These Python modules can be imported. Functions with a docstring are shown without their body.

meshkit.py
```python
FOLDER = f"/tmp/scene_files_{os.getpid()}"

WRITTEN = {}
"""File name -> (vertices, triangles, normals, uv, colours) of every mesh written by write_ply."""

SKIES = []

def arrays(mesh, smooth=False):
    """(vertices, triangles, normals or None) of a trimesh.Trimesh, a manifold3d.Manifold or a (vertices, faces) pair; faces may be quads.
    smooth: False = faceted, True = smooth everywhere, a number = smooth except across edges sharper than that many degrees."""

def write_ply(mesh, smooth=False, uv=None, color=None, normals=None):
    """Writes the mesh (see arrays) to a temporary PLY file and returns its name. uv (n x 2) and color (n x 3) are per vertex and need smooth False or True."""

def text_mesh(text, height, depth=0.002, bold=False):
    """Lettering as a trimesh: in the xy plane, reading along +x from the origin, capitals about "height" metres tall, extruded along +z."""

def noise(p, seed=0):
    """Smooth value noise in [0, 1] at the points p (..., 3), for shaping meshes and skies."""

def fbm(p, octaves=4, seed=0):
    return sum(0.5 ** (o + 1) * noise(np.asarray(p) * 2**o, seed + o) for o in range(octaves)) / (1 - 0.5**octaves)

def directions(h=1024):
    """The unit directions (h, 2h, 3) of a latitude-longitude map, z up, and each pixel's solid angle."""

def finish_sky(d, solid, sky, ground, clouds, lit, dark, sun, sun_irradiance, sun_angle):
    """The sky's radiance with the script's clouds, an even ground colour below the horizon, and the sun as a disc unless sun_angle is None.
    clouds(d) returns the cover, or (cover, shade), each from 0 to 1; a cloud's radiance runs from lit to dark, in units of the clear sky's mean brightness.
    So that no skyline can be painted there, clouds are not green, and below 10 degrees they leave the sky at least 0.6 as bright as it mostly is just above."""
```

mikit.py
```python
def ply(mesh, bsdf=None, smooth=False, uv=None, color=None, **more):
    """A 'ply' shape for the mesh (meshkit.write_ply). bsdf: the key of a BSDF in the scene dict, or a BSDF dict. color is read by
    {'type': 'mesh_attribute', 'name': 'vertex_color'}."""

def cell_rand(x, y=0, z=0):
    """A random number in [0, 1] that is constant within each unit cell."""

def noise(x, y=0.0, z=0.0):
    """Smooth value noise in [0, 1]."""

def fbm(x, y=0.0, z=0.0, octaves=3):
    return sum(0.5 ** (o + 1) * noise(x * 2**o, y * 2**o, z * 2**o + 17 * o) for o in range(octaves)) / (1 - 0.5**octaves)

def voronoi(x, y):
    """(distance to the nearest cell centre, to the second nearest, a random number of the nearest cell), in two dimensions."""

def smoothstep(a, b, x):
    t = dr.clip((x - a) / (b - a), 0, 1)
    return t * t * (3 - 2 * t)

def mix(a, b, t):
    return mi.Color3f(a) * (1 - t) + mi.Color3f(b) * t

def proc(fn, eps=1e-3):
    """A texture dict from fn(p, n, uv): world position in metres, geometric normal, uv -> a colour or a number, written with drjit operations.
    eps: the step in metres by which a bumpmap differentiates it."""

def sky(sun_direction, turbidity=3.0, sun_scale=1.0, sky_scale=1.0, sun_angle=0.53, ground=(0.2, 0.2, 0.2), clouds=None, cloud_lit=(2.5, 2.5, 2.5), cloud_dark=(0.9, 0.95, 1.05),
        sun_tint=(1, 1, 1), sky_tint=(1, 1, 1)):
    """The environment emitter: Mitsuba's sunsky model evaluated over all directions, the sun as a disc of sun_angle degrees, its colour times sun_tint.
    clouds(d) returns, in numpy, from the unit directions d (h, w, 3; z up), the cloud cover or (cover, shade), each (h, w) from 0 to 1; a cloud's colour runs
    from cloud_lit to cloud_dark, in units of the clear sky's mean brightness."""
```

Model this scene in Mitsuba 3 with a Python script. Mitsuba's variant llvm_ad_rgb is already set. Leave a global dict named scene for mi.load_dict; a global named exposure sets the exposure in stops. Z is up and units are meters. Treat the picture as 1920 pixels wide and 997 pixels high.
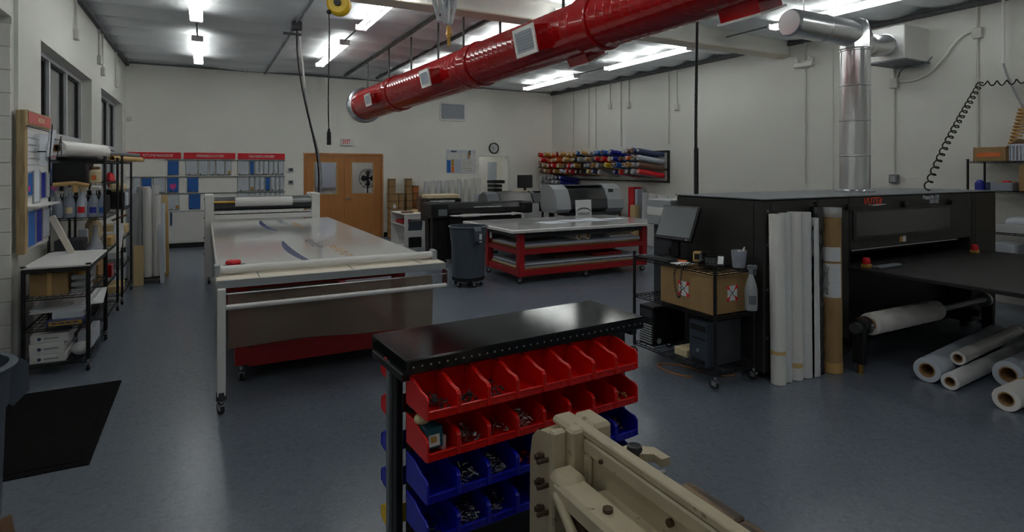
import math, random
import numpy as np
import trimesh
import drjit as dr
import mitsuba as mi
import mikit, meshkit
from mikit import proc, noise, fbm, smoothstep, mix, cell_rand
from shapely.geometry import Polygon, Point, box as sbox
from shapely import affinity, union_all

random.seed(7)
T = mi.ScalarTransform4f
scene, labels, place, used = {}, {}, {}, {}
PI = math.pi

# ---------------------------------------------------------------- camera, light, exposure
exposure = -0.78
YAW = math.atan(577 / 1080)
scene['camera'] = {
    'type': 'perspective', 'fov_axis': 'x', 'fov': 2 * math.degrees(math.atan(960 / 1080)),
    'near_clip': 0.05, 'far_clip': 100.0,
    'principal_point_offset_x': 0.0, 'principal_point_offset_y': (498.5 - 316) / 997,
    'to_world': T().look_at(origin=[0, 0, 1.75], target=[math.sin(YAW), math.cos(YAW), 1.75], up=[0, 0, 1]),
}
scene['sky'] = mikit.sky((-0.6, -0.5, 0.25), turbidity=6, sun_scale=0.0, sky_scale=1.1, clouds=lambda d: (0.9 + 0 * d[..., 2], 0.4 + 0 * d[..., 2]))
LAMP = 17.0


# ---------------------------------------------------------------- materials
def lin(c):
    c = np.asarray(c, float) / 255
    return [float(v) for v in np.where(c <= 0.04045, c / 12.92, ((c + 0.055) / 1.055) ** 2.4)]


def pm(key, c, rough=0.5, metal=0.0, spec=0.5, **kw):
    col = c if isinstance(c, dict) else {'type': 'rgb', 'value': lin(c)}
    scene[key] = {'type': 'twosided', 'bsdf': {'type': 'principled', 'base_color': col, 'roughness': rough, 'metallic': metal, 'specular': spec, **kw}}


def floor_color(p, n, uv):
    a = noise(p.x * 90, p.y * 90)
    b = noise(p.x * 37 + 9, p.y * 37)
    t = smoothstep(0.55, 0.8, a) - 0.8 * smoothstep(0.6, 0.85, b)
    w = fbm(p.x * 0.7, p.y * 0.7)
    return mix((0.078, 0.096, 0.124), (0.118, 0.138, 0.170), 0.45 + 0.35 * t + 0.25 * (w - 0.5))


def wood(c0, c1, sx=3.0, sy=40.0):
    def fn(p, n, uv):
        g = fbm(p.x * sy, p.y * sy, p.z * sx)
        return mix(c0, c1, smoothstep(0.25, 0.75, g))
    return proc(fn)


def block_bump(p, n, uv):
    row = p.z / 0.2
    rz = dr.abs(row - dr.round(row))
    q = p.y / 0.4 + 0.5 * (dr.floor(row) - 2 * dr.floor(dr.floor(row) / 2))
    ry = dr.abs(q - dr.round(q))
    g = dr.minimum(smoothstep(0.0, 0.035, rz), smoothstep(0.0, 0.018, ry))
    return 0.0022 * g + 0.0006 * noise(p.x * 60, p.y * 60, p.z * 60)


def cardboard_color(p, n, uv):
    return mix((0.25, 0.155, 0.07), (0.33, 0.215, 0.105), fbm(p.x * 14, p.y * 14, p.z * 4))


def cream_color(p, n, uv):
    k = smoothstep(0.70, 0.80, fbm(p.x * 34, p.y * 34, p.z * 34, octaves=4))
    s = fbm(p.x * 6, p.y * 6, p.z * 6)
    return mix(mix((0.40, 0.345, 0.235), (0.50, 0.44, 0.315), s), (0.15, 0.11, 0.065), 0.75 * k)


def oldwood_color(p, n, uv):
    g = fbm(p.x * 70, p.y * 8, p.z * 70, octaves=4)
    return mix((0.045, 0.03, 0.02), (0.24, 0.16, 0.09), smoothstep(0.35, 0.75, g))


def sheet_film_color(p, n, uv):
    return mix((0.36, 0.29, 0.24), (0.28, 0.215, 0.175), fbm(p.x * 2.5, p.z * 5))


def top_wear(p, n, uv):
    return 0.10 + 0.22 * smoothstep(0.45, 0.8, fbm(p.x * 7, p.y * 7))


pm('m_floor', proc(floor_color), 0.27, spec=0.5)
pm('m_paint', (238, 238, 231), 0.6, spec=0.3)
pm('m_paint_smooth', (246, 246, 239), 0.65, spec=0.25)  # same wall white, lifted to make up for weak light at the back
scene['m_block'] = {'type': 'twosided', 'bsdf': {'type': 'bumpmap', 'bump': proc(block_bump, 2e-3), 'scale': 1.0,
                    'nested': {'type': 'principled', 'base_color': {'type': 'rgb', 'value': lin((214, 215, 209))}, 'roughness': 0.55, 'specular': 0.3}}}  # same wall white, toned down to even out the light on the side walls
pm('m_ceiling', (232, 238, 241), 0.6, spec=0.25)
pm('m_dark_trim', (48, 50, 54), 0.6)
pm('m_black', (16, 16, 18), 0.45, spec=0.35)
scene['m_black_gloss'] = {'type': 'twosided', 'bsdf': {'type': 'roughplastic', 'diffuse_reflectance': {'type': 'rgb', 'value': [0.004, 0.005, 0.007]}, 'int_ior': 1.8, 'alpha': 0.03}}
pm('m_black_metal', (18, 18, 20), 0.35, spec=0.4)
scene['m_bench_top'] = {'type': 'twosided', 'bsdf': {'type': 'roughplastic', 'distribution': 'beckmann', 'diffuse_reflectance': {'type': 'rgb', 'value': [0.006, 0.0065, 0.008]}, 'int_ior': 1.3, 'alpha': 0.014}}
pm('m_rubber', (24, 24, 25), 0.75)
pm('m_charcoal', (40, 42, 46), 0.45)
pm('m_oven', (38, 38, 37), 0.45, spec=0.35)
pm('m_oven_top_sheen', (96, 101, 106), 0.4)  # lighter than the body: the reflection on the top is in the colour
pm('m_screen_sheen', (88, 93, 98), 0.3)  # mid grey base paints in the ceiling reflected on the screen
pm('m_screen_off', (16, 17, 20), 0.15)
pm('m_white', (224, 224, 222), 0.4)
scene['m_white_gloss'] = {'type': 'twosided', 'bsdf': {'type': 'roughplastic', 'diffuse_reflectance': {'type': 'rgb', 'value': lin((204, 206, 206))}, 'int_ior': 1.7, 'alpha': 0.01}}
pm('m_white_matte', (226, 226, 224), 0.8, spec=0.2)
pm('m_bluewhite', (190, 199, 212), 0.55)
pm('m_offwhite', (218, 210, 194), 0.6)
pm('m_paper', (214, 216, 219), 0.8, spec=0.2)
pm('m_paper_grey', (206, 213, 222), 0.8, spec=0.2)
pm('m_grey', (150, 154, 158), 0.5)
pm('m_grey_dark', (92, 97, 103), 0.5)
pm('m_bin_grey', (62, 70, 80), 0.45, spec=0.4)
pm('m_steel', (190, 192, 195), 0.28, metal=1.0)
pm('m_steel_bright', (236, 238, 241), 0.25, metal=1.0)
pm('m_galv', (196, 200, 205), 0.24, metal=1.0)
pm('m_foil', (225, 227, 230), 0.25, metal=1.0)
pm('m_brass', (190, 150, 80), 0.3, metal=1.0)
pm('m_red', (128, 5, 7), 0.13, spec=0.5)
pm('m_red_frame', (140, 14, 20), 0.45)
pm('m_red_bin', (200, 16, 10), 0.28, spec=0.5)
pm('m_blue_bin', (12, 20, 150), 0.28, spec=0.5)
pm('m_red_sign', (206, 26, 40), 0.5)
pm('m_blue', (32, 92, 168), 0.5)
pm('m_blue_dark', (26, 34, 130), 0.5)
pm('m_navy', (44, 54, 92), 0.45)
pm('m_orange_card', (176, 110, 62), 0.8)
pm('m_logo_red', (214, 70, 50), 0.45)
pm('m_bed', (22, 22, 22), 0.6, spec=0.3)
pm('m_pale_tape', (206, 176, 124), 0.5)
pm('m_tower_blue', (42, 50, 60), 0.4)
pm('m_dark_iron', (40, 34, 28), 0.6)
pm('m_window_frame', (186, 190, 194), 0.45)
pm('m_junction', (198, 198, 193), 0.6)
pm('m_smoke', (62, 60, 56), 0.25)
pm('m_pink_red', (190, 96, 92), 0.6)
pm('m_pink', (206, 70, 150), 0.6)
pm('m_yellow', (226, 186, 20), 0.4)
pm('m_orange', (214, 108, 50), 0.5)
pm('m_tan', (186, 150, 96), 0.6)
pm('m_cream', proc(cream_color), 0.42)
pm('m_cream_plain', (214, 198, 160), 0.6)
pm('m_brown', (96, 70, 56), 0.55)
pm('m_teal', (10, 70, 86), 0.4)
pm('m_gold', (170, 130, 60), 0.45)
pm('m_cardboard', proc(cardboard_color), 0.8, spec=0.15)
pm('m_door', wood((0.42, 0.165, 0.045), (0.47, 0.19, 0.055), 1.5, 16.0), 0.4)
pm('m_timber', wood((0.30, 0.21, 0.105), (0.42, 0.31, 0.165), 4.0, 50.0), 0.7)
pm('m_pale_wood', (206, 182, 134), 0.65)
pm('m_old_wood', proc(oldwood_color), 0.65)
pm('m_dark_wood', (92, 66, 44), 0.6)
pm('m_mat', (17, 17, 17), 0.95, spec=0.05)
pm('m_rust', (72, 56, 44), 0.55, metal=0.4)
pm('m_core', (150, 118, 82), 0.8)
scene['m_pane'] = {'type': 'thindielectric'}
scene['m_clear'] = {'type': 'principledthin', 'base_color': {'type': 'rgb', 'value': [0.8, 0.84, 0.88]}, 'roughness': 0.15, 'spec_trans': 0.6, 'diff_trans': 0.8}
scene['m_film'] = {'type': 'principledthin', 'base_color': proc(sheet_film_color), 'roughness': 0.12, 'spec_trans': 0.5, 'diff_trans': 0.5}
scene['m_hose'] = {'type': 'principledthin', 'base_color': {'type': 'rgb', 'value': [0.86, 0.88, 0.9]}, 'roughness': 0.15, 'spec_trans': 0.5, 'diff_trans': 0.8}
scene['m_bin_clear'] = {'type': 'principledthin', 'base_color': {'type': 'rgb', 'value': [0.62, 0.68, 0.78]}, 'roughness': 0.2, 'spec_trans': 0.35, 'diff_trans': 0.7}


# ---------------------------------------------------------------- helpers
def num(k):
    n = used.get(k, -1) + 1
    used[k] = n
    return k if n == 0 else f'{k}_{n:03d}'


def tf(loc=(0, 0, 0), rz=0, rx=0, ry=0):
    m = trimesh.transformations.euler_matrix(math.radians(rx), math.radians(ry), math.radians(rz), 'sxyz')
    m[:3, 3] = loc
    return m


def rotv(a, b):
    """A rotation that takes the direction a to b."""
    return trimesh.geometry.align_vectors(a, b)


def note(key, label, cat=None, group=None, kind=None):
    d = {'label': label}
    if cat: d['category'] = cat
    if group: d['group'] = group
    if kind: d['kind'] = kind
    labels[key] = d


def thing(name, label, cat, loc=(0, 0, 0), rz=0, group=None, M=None):
    key = num(name)
    place[key] = tf(loc, rz) if M is None else M
    note(key, label, cat, group)
    return key


def ply(mesh, mat, smooth=32):
    return mikit.ply(mesh, mat, smooth=smooth)


def put(key, mesh, mat, smooth, m):
    d = mesh if isinstance(mesh, dict) else ply(mesh, mat, smooth)
    if isinstance(mesh, dict) and mat: d = {**d, 'bsdf': {'type': 'ref', 'id': mat}}
    scene[key] = {**d, 'to_world': T(np.asarray(m).tolist())}
    return key


def part(parent, name, mesh, mat=None, smooth=32, label=None, M=None, kind=None):
    key = num(parent + '__' + name)
    m = place.get(parent.split('__')[0], np.eye(4))
    put(key, mesh, mat, smooth, m if M is None else m @ M)
    if label or kind:
        labels[key] = {}
        if label: labels[key]['label'] = label
        if kind: labels[key]['kind'] = kind
    return key


def solo(name, mesh, mat, label, cat, loc=(0, 0, 0), rz=0, group=None, smooth=32, M=None, kind=None):
    key = num(name)
    place[key] = tf(loc, rz) if M is None else M
    put(key, mesh, mat, smooth, place[key])
    note(key, label, cat, group, kind)
    return key


def struct(name, mesh, mat, label=None, smooth=32):
    place[name] = np.eye(4)
    used[name] = 0
    if mesh is not None: put(name, mesh, mat, smooth, np.eye(4))
    labels[name] = {'kind': 'structure'}
    if label: labels[name]['label'] = label
    return name


def cat(*ms):
    ms = [m for x in ms for m in (x if isinstance(x, (list, tuple)) else [x])]
    return trimesh.util.concatenate(ms)


def tri(v, f):
    return trimesh.Trimesh(np.asarray(v, float), np.asarray(f), process=False)


_BF = [[0, 2, 1], [0, 3, 2], [4, 5, 6], [4, 6, 7], [0, 1, 5], [0, 5, 4], [1, 2, 6], [1, 6, 5], [2, 3, 7], [2, 7, 6], [3, 0, 4], [3, 4, 7]]


def box(x0, y0, z0, x1, y1, z1, b=0.0):
    if b <= 0:
        return tri([[x0, y0, z0], [x1, y0, z0], [x1, y1, z0], [x0, y1, z0], [x0, y0, z1], [x1, y0, z1], [x1, y1, z1], [x0, y1, z1]], _BF)
    b = min(b, (x1 - x0) * .45, (y1 - y0) * .45, (z1 - z0) * .45)
    pts = []
    for sx in (0, 1):
        for sy in (0, 1):
            for sz in (0, 1):
                c = np.array([[x0, x1][sx], [y0, y1][sy], [z0, z1][sz]])
                i = np.array([1 - 2 * sx, 1 - 2 * sy, 1 - 2 * sz]) * b
                for k in range(3):
                    o = i.copy(); o[k] = 0
                    pts.append(c + o)
    return trimesh.convex.convex_hull(np.array(pts))


def cbox(c, s, b=0.0):
    return box(c[0] - s[0] / 2, c[1] - s[1] / 2, c[2] - s[2] / 2, c[0] + s[0] / 2, c[1] + s[1] / 2, c[2] + s[2] / 2, b)


def mv(mesh, loc=(0, 0, 0), rz=0, rx=0, ry=0):
    return mesh.copy().apply_transform(tf(loc, rz, rx, ry))


def frame(d):
    d = np.asarray(d, float); d = d / np.linalg.norm(d)
    a = np.cross(d, [0, 0, 1.0] if abs(d[2]) < 0.9 else [1.0, 0, 0]); a /= np.linalg.norm(a)
    return a, np.cross(d, a)


def rings(rows, caps=True, close=False):
    """rows: (k, n, 3) rings of points joined one to the next."""
    rows = np.asarray(rows, float); k, n = rows.shape[:2]
    f = []
    for i in range(k if close else k - 1):
        a, c = i * n, ((i + 1) % k) * n
        for j in range(n):
            j2 = (j + 1) % n
            f += [[a + j, a + j2, c + j2], [a + j, c + j2, c + j]]
    v = rows.reshape(-1, 3)
    if caps and not close:
        v = np.vstack([v, rows[0].mean(0), rows[-1].mean(0)])
        o = k * n
        for j in range(n):
            j2 = (j + 1) % n
            f += [[o, j2, j], [o + 1, (k - 1) * n + j, (k - 1) * n + j2]]
    m = tri(v, f)
    if m.volume < 0: m.invert()
    return m


def cyl(p, q, r, n=18, r2=None):
    p, q = np.asarray(p, float), np.asarray(q, float)
    a, b = frame(q - p); t = np.arange(n) * 2 * PI / n
    c = np.cos(t)[:, None] * a + np.sin(t)[:, None] * b
    return rings([p + c * r, q + c * (r if r2 is None else r2)])


def pipe(p, q, R, r, n=20):
    p, q = np.asarray(p, float), np.asarray(q, float)
    a, b = frame(q - p); t = np.arange(n) * 2 * PI / n
    c = np.cos(t)[:, None] * a + np.sin(t)[:, None] * b
    return rings([p + c * R, q + c * R, q + c * r, p + c * r], close=True)


def sweep(pts, r, n=8):
    pts = np.asarray(pts, float); d = np.gradient(pts, axis=0); t = np.arange(n) * 2 * PI / n
    rr = np.broadcast_to(r, (len(pts),)); a0, rows = None, []
    for p, u, q in zip(pts, d, rr):
        u = u / np.linalg.norm(u)
        if a0 is None: a0 = frame(u)[0]
        a0 = a0 - u * (a0 @ u); a0 /= np.linalg.norm(a0)
        b = np.cross(u, a0)
        rows.append(p + (np.cos(t)[:, None] * a0 + np.sin(t)[:, None] * b) * q)
    return rings(rows)


def lathe(prof, n=24, close=False):
    """prof: (r, z) pairs, turned about z."""
    t = np.arange(n) * 2 * PI / n
    return rings([np.stack([np.cos(t) * r, np.sin(t) * r, t * 0 + z], 1) for r, z in prof], close=close)


def prism(pts, h0, h1, axis='z'):
    g = pts if isinstance(pts, Polygon) else Polygon(pts)
    m = trimesh.creation.extrude_polygon(g, h1 - h0, engine='earcut')
    m.apply_translation([0, 0, h0])
    if axis == 'x': m.apply_transform([[0, 0, 1, 0], [1, 0, 0, 0], [0, 1, 0, 0], [0, 0, 0, 1]])   # (a, b) -> (y, z)
    if axis == 'y': m.apply_transform([[1, 0, 0, 0], [0, 0, -1, 0], [0, 1, 0, 0], [0, 0, 0, 1]])  # (a, b) -> (x, z), towards -y
    return m


FACE = {'-y': [[1, 0, 0, 0], [0, 0, -1, 0], [0, 1, 0, 0], [0, 0, 0, 1]], '-x': [[0, 0, -1, 0], [-1, 0, 0, 0], [0, 1, 0, 0], [0, 0, 0, 1]],
        '+x': [[0, 0, 1, 0], [1, 0, 0, 0], [0, 1, 0, 0], [0, 0, 0, 1]], 'z': np.eye(4)}


def text(s, h, face='-y', loc=(0, 0, 0), bold=False, slant=0.0, width=None, depth=0.002, center=True):
    m = meshkit.text_mesh(s, h, depth, bold)
    if slant: m.vertices[:, 0] += slant * m.vertices[:, 1]
    w = m.bounds[1][0] - m.bounds[0][0]
    if width: m.vertices[:, 0] *= width / w; w = width
    if center: m.vertices[:, 0] -= (m.bounds[0][0] + m.bounds[1][0]) / 2; m.vertices[:, 1] -= h / 2
    m.apply_transform(np.array(FACE[face], float)); m.apply_translation(loc)
    return m


def bez(*pts, n=24):
    """A smooth curve through the points."""
    from scipy.interpolate import CubicSpline
    pts = np.asarray(pts, float); t = np.r_[0, np.cumsum(np.linalg.norm(np.diff(pts, axis=0), axis=1))]
    return CubicSpline(t, pts)(np.linspace(0, t[-1], n))


def openbox(x0, y0, z0, x1, y1, z1, t=0.004):
    return cat(box(x0, y0, z0, x1, y1, z0 + t), box(x0, y0, z0, x0 + t, y1, z1), box(x1 - t, y0, z0, x1, y1, z1), box(x0, y0, z0, x1, y0 + t, z1), box(x0, y1 - t, z0, x1, y1, z1))


def wrap(z0, z1, a0, a1, r, n=16):
    a = np.radians(np.linspace(a0, a1, n)); o = [[(R * math.cos(x), R * math.sin(x), z) for x in a] for R, z in ((r, z0), (r, z1))]
    v = np.array(o).reshape(-1, 3); f = []
    for j in range(n - 1): f += [[j, j + 1, n + j + 1], [j, n + j + 1, n + j]]
    return tri(v, f)


CASTER_FORK = cat(box(-.012, -.03, .06, .012, .03, .068), box(-.018, -.022, .03, -.014, .022, .066), box(.014, -.022, .03, .018, .022, .066), cyl((0, 0, .06), (0, 0, .1), .011, 10))
CASTER_WHEEL = cat(pipe((-.012, .012, .04), (.012, .012, .04), .04, .028, 18), cyl((-.009, .012, .04), (.009, .012, .04), .029, 14))
P_FORK, P_WHEEL = ply(CASTER_FORK, 'm_steel'), ply(CASTER_WHEEL, 'm_rubber')


def caster(parent, loc, s=1.0, rz=0):
    M = tf(loc, rz) @ np.diag([s, s, s, 1])
    c = part(parent, 'caster', P_FORK, M=M)
    part(c, 'wheel', P_WHEEL, M=M)


ORD = ['first', 'second', 'third', 'fourth', 'fifth', 'sixth', 'seventh', 'eighth', 'ninth', 'tenth', 'eleventh', 'twelfth', 'thirteenth', 'fourteenth', 'fifteenth', 'sixteenth', 'seventeenth', 'eighteenth', 'nineteenth', 'twentieth', 'twenty-first', 'twenty-second', 'twenty-third']


def strip(name, c, s, b, mat, label, cat_, **kw):
    return solo(name, cbox(c, s, b), mat, label, cat_, **kw)
# ---------------------------------------------------------------- the setting
XL, XR, YB, YN, ZC = -1.47, 9.19, 14.66, -3.6, 4.06
struct('floor', box(-1.8, YN - .2, -.12, 9.4, 17.2, 0), 'm_floor', 'blue grey speckled vinyl floor')
W1, W2 = (7.45, 10.45), (11.35, 14.05)
DR = (5.35, 6.43)
lw = lambda y0, y1, z0, z1: box(XL - .3, y0, z0, XL, y1, z1)
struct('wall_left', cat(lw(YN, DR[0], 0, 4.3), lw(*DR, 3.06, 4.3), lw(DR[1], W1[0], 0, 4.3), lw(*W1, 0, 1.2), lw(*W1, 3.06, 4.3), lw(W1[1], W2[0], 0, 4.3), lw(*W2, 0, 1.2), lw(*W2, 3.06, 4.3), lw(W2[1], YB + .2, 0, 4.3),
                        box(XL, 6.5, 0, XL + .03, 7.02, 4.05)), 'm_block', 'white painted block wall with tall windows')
pb = ply(box(-.148, -.012, -.096, .148, .003, .096, .004), 'm_paint')
for k in range(15):
    part('wall_left', 'block', pb, M=tf((XL - .15, DR[1], .1 + .2 * k)))
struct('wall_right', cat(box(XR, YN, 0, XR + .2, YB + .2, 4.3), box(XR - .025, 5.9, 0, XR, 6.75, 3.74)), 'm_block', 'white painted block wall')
bw = lambda x0, x1, z0, z1: box(x0, YB, z0, x1, YB + .2, z1)
DX, NX = (2.12, 4.06), (6.78, 7.69)
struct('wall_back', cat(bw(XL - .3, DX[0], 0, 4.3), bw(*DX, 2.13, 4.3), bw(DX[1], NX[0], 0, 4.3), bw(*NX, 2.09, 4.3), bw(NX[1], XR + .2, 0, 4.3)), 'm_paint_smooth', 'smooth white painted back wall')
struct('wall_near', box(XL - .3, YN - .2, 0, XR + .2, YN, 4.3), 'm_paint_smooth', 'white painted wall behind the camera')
# the rooms behind the double door and the doorway
struct('wall_hall', cat(box(1.0, 16.9, 0, 5.4, 17.1, 2.8), box(.9, YB + .2, 0, 1.0, 17.1, 2.8), box(5.4, YB + .2, 0, 5.5, 17.1, 2.8), box(.9, YB + .2, 2.7, 5.5, 17.1, 2.8)), 'm_paint_smooth', 'white hall seen through the door windows')
struct('wall_alcove', cat(box(6.5, 15.7, 0, 8.0, 15.8, 2.5), box(6.4, YB + .2, 0, 6.5, 15.8, 2.5), box(8.0, YB + .2, 0, 8.1, 15.8, 2.5), box(6.4, YB + .2, 2.4, 8.1, 15.8, 2.5)), 'm_paint_smooth', 'white alcove behind the open doorway')
struct('trim_1', cat(box(NX[0] - .04, YB - .012, 0, NX[0], YB, 2.13), box(NX[1], YB - .012, 0, NX[1] + .04, YB, 2.13), box(NX[0], YB - .012, 2.09, NX[1], YB, 2.13)), 'm_paint', 'white door casing around the open doorway')
struct('baseboard_back', cat(box(XL, YB - .012, 0, DX[0] - .02, YB, .11), box(DX[1] + .02, YB - .012, 0, NX[0] - .04, YB, .11), box(NX[1] + .04, YB - .012, 0, XR, YB, .11)), 'm_black', 'black rubber baseboard')
struct('baseboard_left', cat(box(XL, 7.03, 0, XL + .012, YB - .012, .11), box(XL, YN, 0, XL + .012, DR[0], .11)), 'm_black', 'black rubber baseboard')
# sagging insulation blanket between purlins
nx, ny = 60, 420
gx, gy = np.meshgrid(np.linspace(XL - .3, XR + .2, nx), np.linspace(YN - .1, YB + .2, ny), indexing='ij')
ph = (gy % 0.76) / 0.76
sag = .10 * (4 * ph * (1 - ph)) ** .6 + .03 * (meshkit.noise(np.stack([gx * 1.1, np.floor(gy / .76) * 3.1, gx * 0], -1)) - .5) + .02 * np.sin(gx * 1.7)
gz = ZC + .05 - sag
idx = np.arange(nx * ny).reshape(nx, ny)
q = np.stack([idx[:-1, :-1], idx[:-1, 1:], idx[1:, 1:], idx[1:, :-1]], -1).reshape(-1, 4)
struct('ceiling', tri(np.stack([gx, gy, gz], -1).reshape(-1, 3), np.vstack([q[:, [0, 1, 2]], q[:, [0, 2, 3]]])), 'm_ceiling', 'white insulation blanket sagging between the purlins', smooth=50)
struct('roof', box(XL - .4, YN - .3, 4.3, XR + .3, 17.2, 4.4), 'm_dark_trim', 'roof deck above the insulation')
struct('gap_shade_2', cat(box(XL, YN, 3.93, XL + .06, YB, 3.99), box(XL, YN, 4.0, XL + .03, YB, 4.06)), 'm_dark_trim', 'dark strip standing in for the shadowed gap atop the left wall')  # dark colour stands in for the black gap and its shadow
struct('gap_shade_3', cat(box(XR - .06, YN, 3.93, XR, YB, 3.985), box(XR - .03, YN, 4.0, XR, YB, 4.06)), 'm_dark_trim', 'dark strip standing in for the shadowed gap atop the right wall')  # likewise a painted shadow gap on the right side
struct('trim_4', box(XL + .06, YB - .03, 3.99, XR - .06, YB, 4.03), 'm_grey_dark', 'thin closure strip along the top of the back wall')
struct('ceiling_beam', cat(box(XL, 6.72, 3.76, XR - .02, 6.90, 4.2)), 'm_paint', 'deep white roof beam crossing the room')
part('ceiling_beam', 'flange', box(XL, 6.66, 3.735, XR - .02, 6.96, 3.76, .006), 'm_offwhite', label='tan bottom flange')

# windows
for wi, (y0, y1) in enumerate((W1, W2)):
    w = struct(f'window_{wi + 1}', None, None, 'tall aluminium window of six panes in the left wall')
    xa, xb = XL - .2, XL - .12
    part(w, 'frame', cat(box(xa, y0, 1.2, xb, y0 + .06, 3.06), box(xa, y1 - .06, 1.2, xb, y1, 3.06), box(xa, y0 + .06, 1.2, xb, y1 - .06, 1.26), box(xa, y0 + .06, 3.0, xb, y1 - .06, 3.06)), 'm_window_frame')
    n, ww = 3, (y1 - y0 - .12) / 3
    part(w, 'transom', box(xa, y0 + .06, 2.11, xb, y1 - .06, 2.18), 'm_window_frame')
    for k in range(1, 3):
        part(w, 'mullion', cat(box(xa, y0 + .06 + k * ww - .035, 1.26, xb, y0 + .06 + k * ww + .035, 2.11), box(xa, y0 + .06 + k * ww - .035, 2.18, xb, y0 + .06 + k * ww + .035, 3.0)), 'm_window_frame')
    for k in range(3):
        a, c = y0 + .06 + k * ww + (.036 if k else 0), y0 + .06 + (k + 1) * ww - (.036 if k < 2 else 0)
        for z0, z1 in ((1.26, 2.11), (2.18, 3.0)):
            s = part(w, 'shadow_bar', cat(box(xa + .02, c - .06, z0, xa + .05, c, z1), box(xa + .02, a, z1 - .03, xa + .05, c - .06, z1)), 'm_black')  # black bars put in for the frame shadows at each pane
            part(s, 'pane', tri([[xa + .03, a, z0], [xa + .03, c - .06, z0], [xa + .03, c - .06, z1 - .03], [xa + .03, a, z1 - .03]], [[0, 1, 2], [0, 2, 3]]), 'm_pane', smooth=False)
    part(w, 'sill', box(xb, y0, 1.2, XL + .02, y1, 1.225), 'm_grey')

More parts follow.
